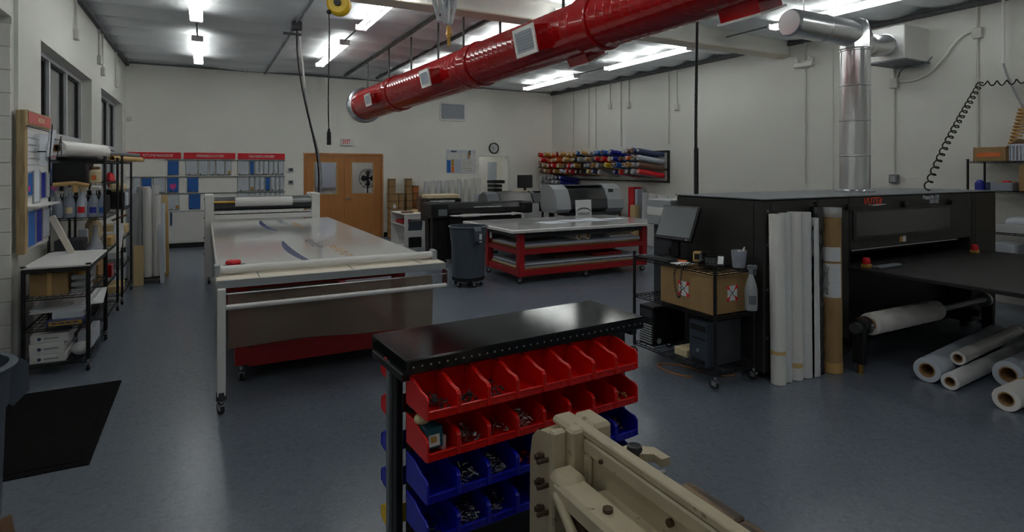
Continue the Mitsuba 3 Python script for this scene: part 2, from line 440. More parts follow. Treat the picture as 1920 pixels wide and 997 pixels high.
# double door with glazed leaves
d = struct('door_1', None, None, 'double wooden door with a window in each leaf')
part(d, 'door_frame', cat(box(DX[0], YB - .02, 0, DX[0] + .045, YB + .12, 2.13), box(DX[1] - .045, YB - .02, 0, DX[1], YB + .12, 2.13), box(DX[0] + .045, YB - .02, 2.085, DX[1] - .045, YB + .12, 2.13)), 'm_door')
for k, (x0, x1, a, c) in enumerate(((2.17, 3.087, 2.37, 2.90), (3.093, 4.01, 3.28, 3.81))):
    leaf = Polygon([(x0, .015), (x1, .015), (x1, 2.08), (x0, 2.08)], [[(a, 1.13), (c, 1.13), (c, 1.90), (a, 1.90)]])
    lf = part(d, 'door_leaf', prism(leaf, -YB - .055, -YB - .005, 'y'), 'm_door')
    part(lf, 'window_bead', prism(Polygon([(a - .025, 1.105), (c + .025, 1.105), (c + .025, 1.925), (a - .025, 1.925)], [[(a, 1.13), (c, 1.13), (c, 1.90), (a, 1.90)]]), -YB - .005, -YB + .006, 'y'), 'm_tan')
    part(lf, 'pane', tri([[a, YB + .03, 1.13], [c, YB + .03, 1.13], [c, YB + .03, 1.9], [a, YB + .03, 1.9]], [[0, 1, 2], [0, 2, 3]]), 'm_pane', smooth=False)
    for z in (.3, 1.05, 1.85):
        part(lf, 'hinge', cyl((x0 - .003 if k == 0 else x1 + .003, YB, z - .05), (x0 - .003 if k == 0 else x1 + .003, YB, z + .05), .009, 8), 'm_steel')
    if k == 1:
        part(lf, 'door_handle', cat(cyl((x0 + .07, YB + .004, 1.0), (x0 + .07, YB - .012, 1.0), .032), cyl((x0 + .07, YB - .012, 1.0), (x0 + .07, YB - .06, 1.0), .011), box(x0 + .06, YB - .068, .99, x0 + .18, YB - .05, 1.012, .006)), 'm_steel')
# side door deep in the left wall opening
d = struct('door_2', None, None, 'plain door at the left edge')
part(d, 'door_leaf', box(XL - .26, DR[0] + .05, .01, XL - .21, DR[1] - .05, 3.0, .004), 'm_grey')
part(d, 'door_frame', cat(box(XL - .28, DR[0] + .002, 0, XL - .19, DR[0] + .05, 3.055), box(XL - .28, DR[1] - .05, 0, XL - .19, DR[1] - .014, 3.055), box(XL - .28, DR[0] + .05, 3.0, XL - .19, DR[1] - .05, 3.055)), 'm_grey_dark')

# ---------------------------------------------------------------- strip lights in rows
HOUSING = cat(box(-.026, -1.22, -.012, .026, 1.22, .03, .006))
P_H = ply(HOUSING, 'm_white')
P_CAP = ply(box(-.085, -.02, -.06, .085, .02, .03, .006), 'm_white')
TUBE = ply(cyl((0, -1.19, 0), (0, 1.19, 0), .026, 10), None)
rows = [(-.1, 'left wall', [12.0, 8.2, 4.4, .6]), (2.1, 'yellow cord reel', [11.15, 7.6, 3.9, .2]), (4.3, 'red duct', [11.9, 8.5, 5.45, .8]), (7.6, 'right wall', [12.25, 8.72, 4.65, 1.0])]
order = ['first from the back', 'second from the back', 'third from the back', 'fourth from the back', 'fifth from the back']
for x, by, ys in rows:
    for k, y in enumerate(ys):
        z = 3.905
        t = thing('strip_light', f'strip light, row by the {by}, {order[k]}', 'ceiling light', (x, y, z), group=None)
        part(t, 'housing', P_H)
        for s in (-1, 1):
            part(t, 'tube', {**TUBE, 'bsdf': {'type': 'diffuse', 'reflectance': {'type': 'rgb', 'value': .5}}, 'emitter': {'type': 'area', 'radiance': {'type': 'rgb', 'value': [LAMP * .985, LAMP * 1.0, LAMP * .955]}}}, M=tf((s * .056, 0, -.03)))
            part(t, 'end_cap', P_CAP, M=tf((0, s * 1.205, 0)))
        for s in (-1, 1):
            part(t, 'hanger', cyl((0, s * .8, .03), (0, s * .8, .11), .006, 6), 'm_steel')
        if k and k < 3:
            g = ys[k - 1] - y - 2.44
            solo('wiring_conduit', cyl((x, y + 1.23, 3.92), (x, ys[k - 1] - 1.23, 3.92), .012, 8), 'm_grey_dark', f'grey conduit joining strip lights, row by the {by}, {["", "far one", "near one"][k]}', 'conduit')
# unseen lamps added to brighten the hall and the alcove
for nm, c, s, lab in (('hall', (3.2, 16.0, 2.68), (1.2, .3), 'unseen panel light added to brighten the hall behind the double door'), ('alcove', (7.25, 15.3, 2.39), (.6, .2), 'unseen panel light added to brighten the alcove behind the open doorway')):
    t = thing('added_panel_light', lab, 'ceiling light')
    part(t, 'housing', box(c[0] - s[0] / 2 - .03, c[1] - s[1] / 2 - .03, c[2] - .02, c[0] + s[0] / 2 + .03, c[1] + s[1] / 2 + .03, c[2] + .012), 'm_white')
    v = tri([[c[0] - s[0] / 2, c[1] - s[1] / 2, c[2] - .022], [c[0] - s[0] / 2, c[1] + s[1] / 2, c[2] - .022], [c[0] + s[0] / 2, c[1] + s[1] / 2, c[2] - .022], [c[0] + s[0] / 2, c[1] - s[1] / 2, c[2] - .022]], [[0, 1, 2], [0, 2, 3]])
    part(t, 'diffuser', {**ply(v, None, False), 'emitter': {'type': 'area', 'radiance': {'type': 'rgb', 'value': [c[2] * 2.2 if nm == 'alcove' else 9, c[2] * 2.2 if nm == 'alcove' else 9, c[2] * 2.2 if nm == 'alcove' else 9.5]}}})
# ---------------------------------------------------------------- overhead: red duct, rails, reel, cables, hoses
def duct_at(y):
    t = (12.15 - y) / 7.33
    return np.array([2.95 + .48 * t, y, 3.07 + .12 * t]), .32 - .04 * t


t = thing('air_duct', 'big glossy red spiral duct hanging under the ceiling across the room', 'duct')
joints = [12.1, 10.1, 7.1, 4.65, 2.2, -.3]
for a, c in zip(joints[:-1], joints[1:]):
    (p, r0), (q_, r1) = duct_at(a), duct_at(c)
    L = np.linalg.norm(q_ - p); ks = int(L / .11); prof = []
    for k in range(ks):
        for u, dr_ in ((0, .0), (.46, 0), (.5, .0022), (.54, 0)):
            s = (k + u) / ks
            prof.append((r0 + (r1 - r0) * s - .012 * min(1, 1) + dr_, s * L))
    prof += [(r1 - .012, L)]
    m = lathe(prof, 40); m.apply_transform(rotv([0, 0, 1], q_ - p)); m.apply_translation(p)
    part(t, 'pipe_section', m, 'm_red', smooth=40)
    if c > 0:
        (p, r0), (q_, r1) = duct_at(c + .14), duct_at(c - .14)
        L = .28; m = lathe([(r0 - .02, 0), (r0 + .004, .005), (r0 + .012, .02), (r0 + .004, .035), (r1 + .004, L - .035), (r1 + .012, L - .02), (r1 + .004, L - .005), (r1 - .02, L)], 40)
        m.apply_transform(rotv([0, 0, 1], q_ - p)); m.apply_translation(p)
        part(t, 'coupling', m, 'm_red', smooth=40)
(p, r0), (q_, _) = duct_at(12.0), duct_at(12.16)
m = lathe([(r0 - .03, 0), (r0 + .015, .005), (r0 + .05, .03), (r0 + .05, .13), (r0 + .03, .15), (.05, .16)], 40); m.apply_transform(rotv([0, 0, 1], q_ - p)); m.apply_translation(p)
part(t, 'end_collar', m, 'm_galv', smooth=40, label='bare galvanised end collar')


def register(y, w, h, side, down, red_l):
    """A boot with a white framed grille on the duct."""
    c, r = duct_at(y)
    M = np.eye(4); M[:3, 3] = c
    ang = math.atan2(-math.sin(math.radians(down)), -math.cos(math.radians(down)) * side)
    n = np.array([math.cos(ang), 0, math.sin(ang)]); v = np.array([-n[2] * side * -1, 0, n[0] * side * -1]); v = v if v[2] > 0 or abs(v[2]) < .1 else -v
    M[:3, 0], M[:3, 1], M[:3, 2] = np.cross(v, n), v, n
    d0, d1 = r - .12, r + red_l
    b = part(t, 'register_boot', prism(sbox(-w / 2, -h / 2, w / 2, h / 2), d0, d1), 'm_red', M=M)
    fr = part(b, 'register_frame', prism(Polygon([(-w / 2 - .02, -h / 2 - .02), (w / 2 + .02, -h / 2 - .02), (w / 2 + .02, h / 2 + .02), (-w / 2 - .02, h / 2 + .02)], [[(-w / 2 + .02, -h / 2 + .02), (w / 2 - .02, -h / 2 + .02), (w / 2 - .02, h / 2 - .02), (-w / 2 + .02, h / 2 - .02)]]), d1, d1 + .018), 'm_white', M=M, label='white register frame')
    part(b, 'register_backing', box(-w / 2 + .02, -h / 2 + .02, d1, w / 2 - .02, h / 2 - .02, d1 + .002), 'm_grey', M=M)
    for k in range(7):
        yy = -h / 2 + .02 + (h - .04) * (k + .5) / 7
        part(b, 'louvre', mv(box(-w / 2 + .02, -.014, -.002, w / 2 - .02, .014, .002), (0, yy, d1 + .012), rx=35), 'm_paper_grey', M=M)


register(5.3, .40, .26, 1, 12, .13)
register(7.9, .34, .21, 1, 12, .13)
register(10.55, .36, .18, 1, 12, .10)
register(5.0, .34, .24, -1, 62, .05)
register(3.0, .36, .26, -1, 70, .05)
for y, dx in ((11.85, 0), (10.6, 0), (9.5, 0), (8.4, 0), (7.55, 0), (5.2, 0), (6.95, .24)):
    c, r = duct_at(y)
    part(t, 'hanger_rod', cyl((c[0] + dx, y, c[2] + math.sqrt(r * r - dx * dx) - .01), (c[0] + dx, y, 4.0), .017, 8), 'm_charcoal', label='dark hanger rod')
for x, lab in ((3.0, 'black steel rail on the ceiling along the near side of the red duct'), (3.78, 'black steel rail on the ceiling beyond the red duct')):
    solo('ceiling_rail', box(x - .03, 6.98, 3.965, x + .03, 14.2, 4.02, .006), 'm_black_metal', lab, 'rail')

# yellow reel with a pendant
t = thing('cord_reel', 'round yellow cord reel hanging from the ceiling', 'cord reel', (1.21, 6.0, 3.42))
disc = lathe([(.02, -.06), (.095, -.06), (.115, -.045), (.118, 0), (.115, .045), (.095, .06), (.02, .06)], 32); disc.apply_transform(tf(rx=90, rz=-25)); part(t, 'drum', disc, 'm_yellow')
part(t, 'hub', mv(cyl((0, -.085, 0), (0, .065, 0), .035, 16), rz=-25), 'm_black')
part(t, 'bracket', mv(cat(box(-.02, -.078, -.02, .02, -.07, .2), box(-.02, .07, -.02, .02, .078, .2), box(-.02, -.078, .19, .02, .078, .2), cyl((0, 0, .2), (0, 0, .62), .008, 8)), rz=-25), 'm_black_metal')
part(t, 'cord_stop', trimesh.creation.icosphere(2, .024).apply_translation((-.1, 0, -.09)), 'm_black')
part(t, 'cord', sweep(bez((-.1, 0, -.1), (-.1, .0, -.6), (-.106, 0, -1.0), (-.1, 0, -1.28), n=14), .006, 6), 'm_black')
part(t, 'handle', cat(cyl((-.1, 0, -1.30), (-.1, 0, -1.27), .012, 10), cyl((-.1, 0, -1.43), (-.1, 0, -1.30), .021, 12)), 'm_black')

t = thing('power_drop', 'thin white pole with a black cable slanting from the ceiling to the laminator', 'cable drop')
part(t, 'pole', cyl((1.27, 9.3, 3.96), (1.38, 9.42, 3.0), .016, 10), 'm_white')
part(t, 'cable', sweep(bez((1.25, 9.28, 3.94), (1.30, 9.38, 3.2), (1.47, 9.5, 2.45), (1.63, 9.8, 1.9), (1.68, 10.0, 1.36), n=30), .013, 6), 'm_black')
part(t, 'hose', sweep(bez((1.38, 9.42, 3.0), (1.5, 9.55, 2.4), (1.68, 9.85, 1.85), (1.72, 10.02, 1.36), n=24), .016, 6), 'm_grey')
part(t, 'bracket', cat(box(1.17, 9.2, 3.86, 1.31, 9.36, 3.98), box(1.05, 9.26, 3.78, 1.31, 9.3, 3.81)), 'm_dark_trim')

t = thing('air_hose', 'bundle of clear hose loops with a brass coupling hanging beside the red duct', 'hose', (1.47, 3.75, 0))
for k, (dx, dy, lo) in enumerate(((-.05, 0, 2.80), (-.03, .03, 2.75), (.0, -.02, 2.72), (.02, .02, 2.85), (.03, 0, 2.9))):
    part(t, 'loop', sweep(bez((dx * .8, dy, 3.98), (dx - .01, dy, 3.4), (dx, dy, lo + .04), (dx + .022, dy, lo), (dx + .045, dy, lo + .05), (dx * .9 + .045, dy + .01, 3.4), (dx * .8 + .03, dy + .02, 3.98), n=30), .014, 8), 'm_hose')
part(t, 'tail', sweep(bez((.02, 0, 3.98), (.03, -.01, 3.2), (.03, -.01, 2.74), n=10), .012, 8), 'm_hose')
part(t, 'coupling', cat(cyl((.03, -.01, 2.66), (.03, -.01, 2.74), .016, 10), cyl((.03, -.01, 2.60), (.03, -.01, 2.66), .011, 10), box(.012, -.028, 2.68, .048, .008, 2.70)), 'm_brass', label='brass coupling')
solo('ceiling_conduit', cyl((1.24, 7.0, 3.955), (1.24, 14.5, 3.955), .025, 8), 'm_grey_dark', 'grey conduit along the ceiling above the white pole', 'conduit')

# ---------------------------------------------------------------- silver ducts of the printer
VX, VY = 6.16, 3.72
t = thing('exhaust_duct', 'shiny silver exhaust duct rising from the big black printer', 'duct', (VX, VY, 0))
for k in range(4):
    z0 = 1.52 + k * .375
    part(t, 'pipe_section', cat(lathe([(.146, z0), (.146, z0 + .355), (.153, z0 + .36), (.153, z0 + .372), (.146, z0 + .375)], 36)), 'm_steel_bright', smooth=25)
part(t, 'base_flange', lathe([(.15, 1.503), (.19, 1.503), (.19, 1.515), (.155, 1.53), (.15, 1.53)], 36), 'm_galv')
part(t, 'elbow', cat(lathe([(.15, 3.02), (.158, 3.03), (.158, 3.2), (.12, 3.32), (.06, 3.36), (.0, 3.36)], 12)), 'm_steel_bright', smooth=20, label='faceted elbow')
arm = lathe([(.02, 0), (.12, .0), (.135, .03), (.138, .5), (.144, .505), (.144, .52), (.138, .525), (.138, 1.0), (.02, 1.0)], 36); arm.apply_transform(tf((-1.08, .0, 3.19), ry=90)); part(t, 'side_pipe', arm, 'm_steel_bright', smooth=25)
pts = bez((.1, .02, 3.16), (.6, .28, 3.2), (1.3, .55, 3.3), (2.27, .96, 3.49), n=90)
part(t, 'flexible_hose', sweep(pts, [.128 + .01 * math.sin(k * 1.6) + .004 * random.random() for k in range(90)], 22), 'm_foil', smooth=25, label='crinkled foil hose')
part(t, 'hanger', cyl((-.85, 0, 3.33), (-.85, 0, 3.98), .006, 6), 'm_steel')
t = thing('fan_box', 'white metal fan box on the right wall at the end of the silver duct', 'fan', (0, 0, 0))
part(t, 'housing', box(8.56, 4.48, 3.28, XR, 4.96, 3.76, .01), 'm_white')
part(t, 'collar', pipe((8.47, 4.70, 3.5), (8.57, 4.72, 3.5), .15, .13, 28), 'm_galv')
part(t, 'bottom_plate', box(8.54, 4.46, 3.262, XR, 4.98, 3.28), 'm_grey_dark')

# ---------------------------------------------------------------- conduits and boxes on the right wall
def conduit(x, y, z0, z1, wall, lab, bx=None, grp=None, mat='m_junction'):
    t = thing('wall_conduit', lab, 'conduit', group=grp)
    s = -1 if wall > 0 else 1
    xx = x + s * .02
    part(t, 'pipe', cyl((xx, y, z0), (xx, y, z1), .0125, 8), mat)
    for bz in bx or ():
        part(t, 'junction_box', box(min(x, x + s * .055), y - .055, bz - .07, max(x, x + s * .055), y + .055, bz + .07, .006), 'm_junction')


g1 = 'thin conduits down the far part of the right wall'
for ci, (y, z0) in enumerate(((13.5, 2.3), (12.76, 2.3), (12.45, 2.3), (11.83, 3.3), (11.4, 2.3), (11.1, 3.25), (9.72, 2.3), (9.47, 3.05))):
    conduit(XR, y, z0, 3.93, 1, f'thin white conduit on the right wall above the roll rack, {ORD[ci]} from the corner', (z0 + .05,) if z0 > 3 else None, g1)
conduit(XR - .025, 6.38, 1.5, 3.93, 1, 'white conduit with a box high on the wall pilaster', (3.55,))
conduit(XR, 4.94, 1.66, 3.28, 1, 'white conduit from the fan box down to a grey outlet', (3.03,))
conduit(XR, 3.88, 1.9, 3.93, 1, 'white conduit above the corner shelf with a box near the ceiling', (3.57,))
solo('emergency_light', cat(box(XR - .13, 6.22, 3.5, XR - .025, 6.55, 3.58, .01), cyl((XR - .08, 6.28, 3.58), (XR - .1, 6.24, 3.66), .045, 14), cyl((XR - .08, 6.5, 3.58), (XR - .1, 6.54, 3.66), .045, 14)), 'm_white', 'twin headed white emergency light on the wall pilaster', 'emergency light')
t = thing('outlet_box', 'small grey outlet box on the right wall behind the printer', 'outlet')
part(t, 'box', box(XR - .06, 4.88, 1.53, XR, 5.0, 1.66, .006), 'm_grey_dark'); part(t, 'cover', box(XR - .068, 4.9, 1.55, XR - .06, 4.98, 1.64, .003), 'm_grey')
solo('flexible_cable', sweep(bez((XR - .03, 4.86, 3.05), (XR - .04, 4.45, 3.13), (XR - .05, 4.2, 3.4), (XR - .04, 4.03, 3.58), (XR - .03, 3.93, 3.6), n=30), .014, 8), 'm_paint', 'white flexible cable curving along the wall below the fan box', 'cable')
solo('flexible_cable', sweep(bez((8.9, 4.3, 3.3), (8.95, 4.55, 3.2), (9.05, 4.75, 3.22), (9.12, 4.86, 3.1), n=20), .012, 8), 'm_grey_dark', 'grey cable looping under the fan box', 'cable')
t = thing('hose_drop', 'white pole with a grey hose coming down beside the corner shelf', 'hose')
part(t, 'pole', cyl((9.05, 3.55, 3.98), (9.05, 3.55, 3.1), .02, 8), 'm_white'); part(t, 'hose', sweep(bez((9.05, 3.55, 3.1), (9.06, 3.5, 2.9), (9.1, 3.4, 2.6), (9.12, 3.28, 2.2), n=16), .014, 8), 'm_grey')


def helix(path, r, turns, tube, n=None):
    path = np.asarray(path); n = n or turns * 10
    s = np.linspace(0, 1, n); c = np.stack([np.interp(s, np.linspace(0, 1, len(path)), path[:, k]) for k in range(3)], 1)
    d = np.gradient(c, axis=0); out = []
    for p, u, k in zip(c, d, s):
        a, b = frame(u); out.append(p + r * (math.cos(2 * PI * turns * k) * a + math.sin(2 * PI * turns * k) * b))
    return sweep(out, tube, 6)


t = thing('coiled_hose', 'black coiled air hose stretched from the big printer up to the right wall', 'hose')
part(t, 'rising_coil', helix(bez((6.96, 3.42, 1.52), (7.5, 3.52, 1.93), (8.2, 3.65, 2.37), (9.0, 3.78, 2.87), n=40), .032, 19, .008), 'm_black')
part(t, 'level_coil', helix(bez((9.0, 3.78, 2.87), (9.05, 3.5, 2.85), (9.08, 3.2, 2.86), n=12), .03, 6, .008), 'm_black')
solo('coiled_hose', cat(helix(bez((9.05, 3.25, 2.85), (9.06, 3.2, 2.6), (9.05, 3.25, 2.35), n=12), .05, 16, .012), helix(bez((9.0, 3.32, 2.5), (8.98, 3.38, 2.2), (8.95, 3.42, 2.0), n=12), .05, 12, .012)), 'm_tan', 'tan coiled hose hanging above the corner shelf at the right edge', 'hose')
t = thing('power_cable', 'thick black cable dropping from the ceiling onto the big printer', 'cable')
part(t, 'cord', sweep(bez((4.27, 4.14, 4.0), (4.275, 4.14, 3.0), (4.26, 4.14, 2.0), (4.265, 4.14, 1.7), n=20), .014, 8), 'm_black'); part(t, 'sleeve', cyl((4.265, 4.14, 1.5), (4.265, 4.14, 1.95), .022, 10), 'm_black')

# left wall conduits
for y, z, lab in ((9.15, 3.47, 'white conduit with a box above the first window'), (11.0, 3.45, 'white conduit with a box between the two windows, upper one'), (11.35, 3.32, 'white conduit with a box between the two windows, lower one'), (13.0, 3.35, 'white conduit with a box above the far window')):
    conduit(XL, y, z, 3.93, -1, lab, (z,))
# ---------------------------------------------------------------- back wall: signs, job racks, clock and the like
YF = YB - .001
for x0, x1, s, lab, sh in ((-1.44, -.45, 'SET UP & PROCESSING', 'red header sign for processing, at the left end of the back wall', .06), (-.40, .63, 'PRINTING & CUTTING', 'red header sign reading PRINTING & CUTTING', 0), (.68, 1.69, 'TABLE WORK & FINISHING', 'red header sign reading TABLE WORK & FINISHING', 0)):
    t = thing('header_sign', lab, 'sign')
    part(t, 'panel', box(x0, YF - .02, 1.965, x1, YF, 2.105, .004), 'm_red_sign')
    part(t, 'lettering', text(s, .052, '-y', ((x0 + x1) / 2 + sh, YF - .0195, 2.035), bold=True, slant=.25, width=.56), 'm_white', label='white slanted lettering')
RZ = {1: (1.935, 1.60), 2: (1.56, 1.225), 3: (1.195, .84)}
g = thing('pocket_rail', 'long dark rail below the red header signs holding the top row of job pockets', 'rail'); part(g, 'bar', box(-.75, YF - .03, RZ[1][0], 1.70, YF, RZ[1][0] + .014), 'm_grey_dark')
g = thing('pocket_rail', 'long dark rail holding the middle row of job pockets', 'rail'); part(g, 'bar', box(-1.44, YF - .03, RZ[2][0], 1.70, YF, RZ[2][0] + .014), 'm_grey_dark')
g = thing('pocket_rail', 'long dark rail holding the lowest row of job pockets', 'rail'); part(g, 'bar', box(-1.2, YF - .03, RZ[3][0], 1.70, YF, RZ[3][0] + .014), 'm_grey_dark')
JOBS = {1: [(-.71, -.49, 'b'), (-.37, -.13, 'w'), (-.12, .08, 'w'), (.1, .22, 'w'), (.23, .41, 'w'), (.42, .55, 'y'), (.67, .92, 'w'), (.93, 1.03, 'b'), (1.04, 1.13, 'w'), (1.14, 1.22, 'w'), (1.23, 1.33, 'w'), (1.34, 1.44, 'w'), (1.45, 1.54, 'w'), (1.55, 1.67, 'w')],
        2: [(-1.35, -1.2, 'w'), (-1.19, -1.0, 'p'), (-.98, -.74, 'w'), (-.72, -.49, 'q'), (-.34, -.11, 'b'), (.67, .92, 'w'), (.93, 1.03, 'y'), (1.04, 1.14, 'w'), (1.15, 1.25, 'w'), (1.26, 1.37, 'b'), (1.38, 1.48, 'w'), (1.49, 1.57, 'w'), (1.58, 1.67, 'w')],
        3: [(-.98, -.74, 'w'), (-.71, -.48, 'y'), (-.31, -.07, 'b'), (.67, .92, 'w'), (.93, 1.03, 'w'), (1.04, 1.14, 'w'), (1.15, 1.26, 'w'), (1.27, 1.37, 'w'), (1.38, 1.48, 'w'), (1.49, 1.57, 'w'), (1.58, 1.67, 'w')]}
RN = {1: 'top', 2: 'middle', 3: 'lowest'}
for r, lst in JOBS.items():
    z1, z0 = RZ[r]
    seen = {}
    for i, (x0, x1, k) in enumerate(lst):
        col = 'left' if x0 < -.45 else 'printing' if x0 < .6 else 'finishing'
        cn = {'left': 'left red sign', 'printing': 'printing sign', 'finishing': 'finishing sign'}[col]
        lab = {'w': 'white job sheet in a clear pocket', 'b': 'blue job sheet in a clear pocket', 'p': 'blue job sheet with a pink corner spot', 'q': 'blue job sheet with a pink heart shaped spot', 'y': 'white job sheet with a small yellow note'}[k] + f', {RN[r]} row below the {cn}'
        if k == 'w':
            seen[col] = seen.get(col, -1) + 1
            lab = f'white job sheet, {RN[r]} row below the {cn}, {ORD[seen[col]]} white one from the left'
        t = thing('job_pocket', lab, 'paper', group=f'white job sheets, {RN[r]} row below the {cn}' if k == 'w' else None)
        xa, xb = x0 + .006, x1 - .006
        part(t, 'sheet', box(xa + .006, YF - .012, z0 + .016, xb - .006, YF - .006, z1 - .014), {'w': 'm_paper_grey', 'y': 'm_paper_grey'}.get(k, 'm_blue'))
        part(t, 'pocket_edge', cat(box(xa - .002, YF - .016, z0, xa + .005, YF - .002, z1), box(xb - .004, YF - .016, z0, xb + .002, YF - .002, z1), box(xa + .005, YF - .018, z0, xb - .005, YF - .002, z0 + .012)), 'm_grey_dark')
        part(t, 'clip', box(xa + .03 * (1 + i % 2), YF - .024, z0 + .012, xa + .05 + .03 * (i % 2), YF - .014, z0 + .035), 'm_black')
        if k == 'y': part(t, 'note', box(xb - .07, YF - .0145, z0 + .03, xb - .01, YF - .012, z0 + .10), 'm_gold', label='yellow note')
        if k in 'pq': part(t, 'spot', prism(Point((xb - .05, z0 + .06) if k == 'p' else ((xa + xb) / 2, z0 + .14)).buffer(.055, 8) if k == 'p' else Polygon([((xa + xb) / 2 + a, z0 + c) for a, c in ((0, .05), (.06, .12), (.06, .18), (.03, .2), (0, .18), (-.03, .2), (-.06, .18), (-.06, .12))]), -YF + .012, -YF + .0155, 'y'), 'm_pink', label='pink spot')
        if k == 'b' and r != 2:
            for c in range(2): part(t, 'text_line', box(xa + .02, YF - .0145, z1 - .06 - .03 * c, xb - .02, YF - .012, z1 - .052 - .03 * c), 'm_navy')

t = thing('exit_sign', 'white EXIT sign with red letters above the wooden double door', 'sign')
part(t, 'housing', box(2.98, YF - .06, 2.32, 3.27, YF, 2.51, .012), 'm_white'); part(t, 'lettering', text('EXIT', .105, '-y', (3.125, YF - .0595, 2.42), bold=True, width=.19), 'm_red_sign', label='red letters')
t = thing('air_vent', 'square white wall vent high on the back wall', 'vent')
part(t, 'frame', prism(Polygon([(5.6, 3.05), (6.38, 3.05), (6.38, 3.56), (5.6, 3.56)], [[(5.65, 3.10), (6.33, 3.10), (6.33, 3.51), (5.65, 3.51)]]), -YF, -YF + .03, 'y'), 'm_white')
part(t, 'backing', box(5.65, YF - .004, 3.1, 6.33, YF, 3.51), 'm_grey')
for k in range(14): part(t, 'louvre', mv(box(5.65, -.014, -.0025, 6.33, .014, .0025), (0, YF - .014, 3.115 + k * .0295), rx=-35), 'm_paper_grey')
t = thing('wall_clock', 'round wall clock with a black rim over the open doorway', 'clock', M=tf((7.24, YF, 2.33), rx=90))
part(t, 'rim', lathe([(.13, 0), (.155, 0), (.155, .03), (.135, .04), (.13, .03)], 32, close=True), 'm_black'); part(t, 'dial', lathe([(0, .012), (.135, .012), (.135, .015), (0, .016)], 32), 'm_paper')
for a, l, w in ((60, .07, .010), (150, .10, .007)): part(t, 'hand', mv(box(-w / 2, -.015, .018, w / 2, l, .021), rz=a), 'm_black')
for k in range(12): part(t, 'hour_mark', mv(box(-.004, .105, .015, .004, .122, .018), rz=30 * k), 'm_black')
t = thing('poster', 'instruction poster with blue and orange blocks on the back wall', 'poster', (0, YF, 0))
part(t, 'sheet', box(5.80, -.008, 1.62, 6.67, 0, 2.26), 'm_paper_grey')
for a, z0, c, z1, m in ((5.82, 1.64, 5.93, 1.98, 'm_blue'), (5.95, 1.64, 6.03, 1.82, 'm_orange'), (5.95, 1.83, 6.03, 2.0, 'm_gold'), (6.05, 1.64, 6.22, 1.98, 'm_bluewhite'), (5.94, 2.20, 6.1, 2.24, 'm_navy'), (6.44, 2.02, 6.50, 2.22, 'm_tan'), (6.47, 2.12, 6.52, 2.25, 'm_charcoal'), (5.83, 2.02, 6.02, 2.18, 'm_white'), (6.05, 2.02, 6.2, 2.18, 'm_white'), (6.24, 2.0, 6.4, 2.2, 'm_white'), (6.25, 1.66, 6.64, 1.97, 'm_white'), (6.53, 2.0, 6.65, 2.18, 'm_white')):
    part(t, 'printed_block', box(a, -.0105, z0, c, -.008, z1), m)
for k in range(5): part(t, 'printed_line', box(6.28, -.0125, 1.70 + k * .055, 6.60 - .06 * (k % 3), -.0105, 1.708 + k * .055), 'm_grey_dark')
for z, nm, lab in ((1.72, 'thermostat', 'upper of the two small grey control boxes beside the finishing sign'), (1.42, 'thermostat', 'lower small grey control box with a white cover beside the finishing rack')):
    t = thing(nm, lab, 'thermostat'); part(t, 'body', box(1.77, YF - .035, z - .05, 1.88, YF, z + .05, .006), 'm_grey'); part(t, 'screen', box(1.79, YF - .038, z - .02, 1.86, YF - .035, z + .03), 'm_charcoal')
solo('motion_sensor', cat(box(-1.44, YF - .05, 2.76, -1.36, YF, 2.86, .012)), 'm_white', 'small white motion sensor high in the left corner of the back wall', 'sensor')
t = thing('wall_panel', 'plain white board low on the back wall under the job racks', 'panel'); part(t, 'board', box(-.72, YF - .012, .14, .06, YF, .80, .003), 'm_white_matte'); part(t, 'strip', box(-.72, YF - .02, .80, .06, YF, .815), 'm_grey')
solo('hanging_tool', box(-.66, YF - .03, .5, -.62, YF - .013, .79, .004), 'm_navy', 'thin dark blue scraper hanging on the white board under the job racks', 'tool')
# things seen through the door windows and in the alcove
t = thing('pedestal_fan', 'black fan seen through the right door window', 'fan', (4.0, 16.0, 0), rz=20)
part(t, 'base', lathe([(0, 0), (.22, 0), (.22, .02), (.03, .05), (.0, .05)], 24), 'm_black'); part(t, 'pole', cyl((0, 0, .04), (0, 0, 1.42), .018, 10), 'm_black'); part(t, 'motor', mv(cyl((0, .04, 0), (0, .2, 0), .07, 14), (0, 0, 1.48)), 'm_black')
for k in range(4):
    part(t, 'blade', mv(prism(Polygon([(.03, -.02), (.2, -.09), (.23, .02), (.18, .08), (.03, .03)]), -.004, .004), (0, -.02, 1.48), rx=90).apply_transform(trimesh.transformations.rotation_matrix(k * PI / 2, [0, 1, 0], [0, 0, 1.48])), 'm_charcoal')
part(t, 'guard', cat(*[sweep([(R * math.cos(a), yy, 1.48 + R * math.sin(a)) for a in np.linspace(0, 2 * PI, 30)], .006, 5) for R, yy in ((.26, -.02), (.26, .03), (.18, -.07), (.1, -.08))], *[cyl((.05 * math.cos(a), -.08, 1.48 + .05 * math.sin(a)), (.26 * math.cos(a), -.02, 1.48 + .26 * math.sin(a)), .004, 5) for a in np.arange(12) * PI / 6]), 'm_black')
solo('hall_poster', box(2.75, 16.84, 1.2, 3.3, 16.898, 2.1, .01), 'm_bluewhite', 'pale blue poster on the hall wall seen through the left door window', 'poster')
solo('hall_post', box(2.52, 16.2, .001, 2.62, 16.3, 2.69), 'm_dark_wood', 'brown post in the hall seen through the left door window', 'post')
solo('hall_table', cat(box(2.6, 16.35, 1.0, 3.3, 16.75, 1.05), *[box(x, y, .001, x + .04, y + .04, 1.0) for x in (2.64, 3.22) for y in (16.38, 16.68)]), 'm_navy', 'dark blue table in the hall seen through the left door window', 'table')
solo('hanging_papers', box(7.55, 15.68, 1.2, 7.85, 15.70, 1.95), 'm_bluewhite', 'pale papers hanging in the alcove behind the open doorway', 'papers')
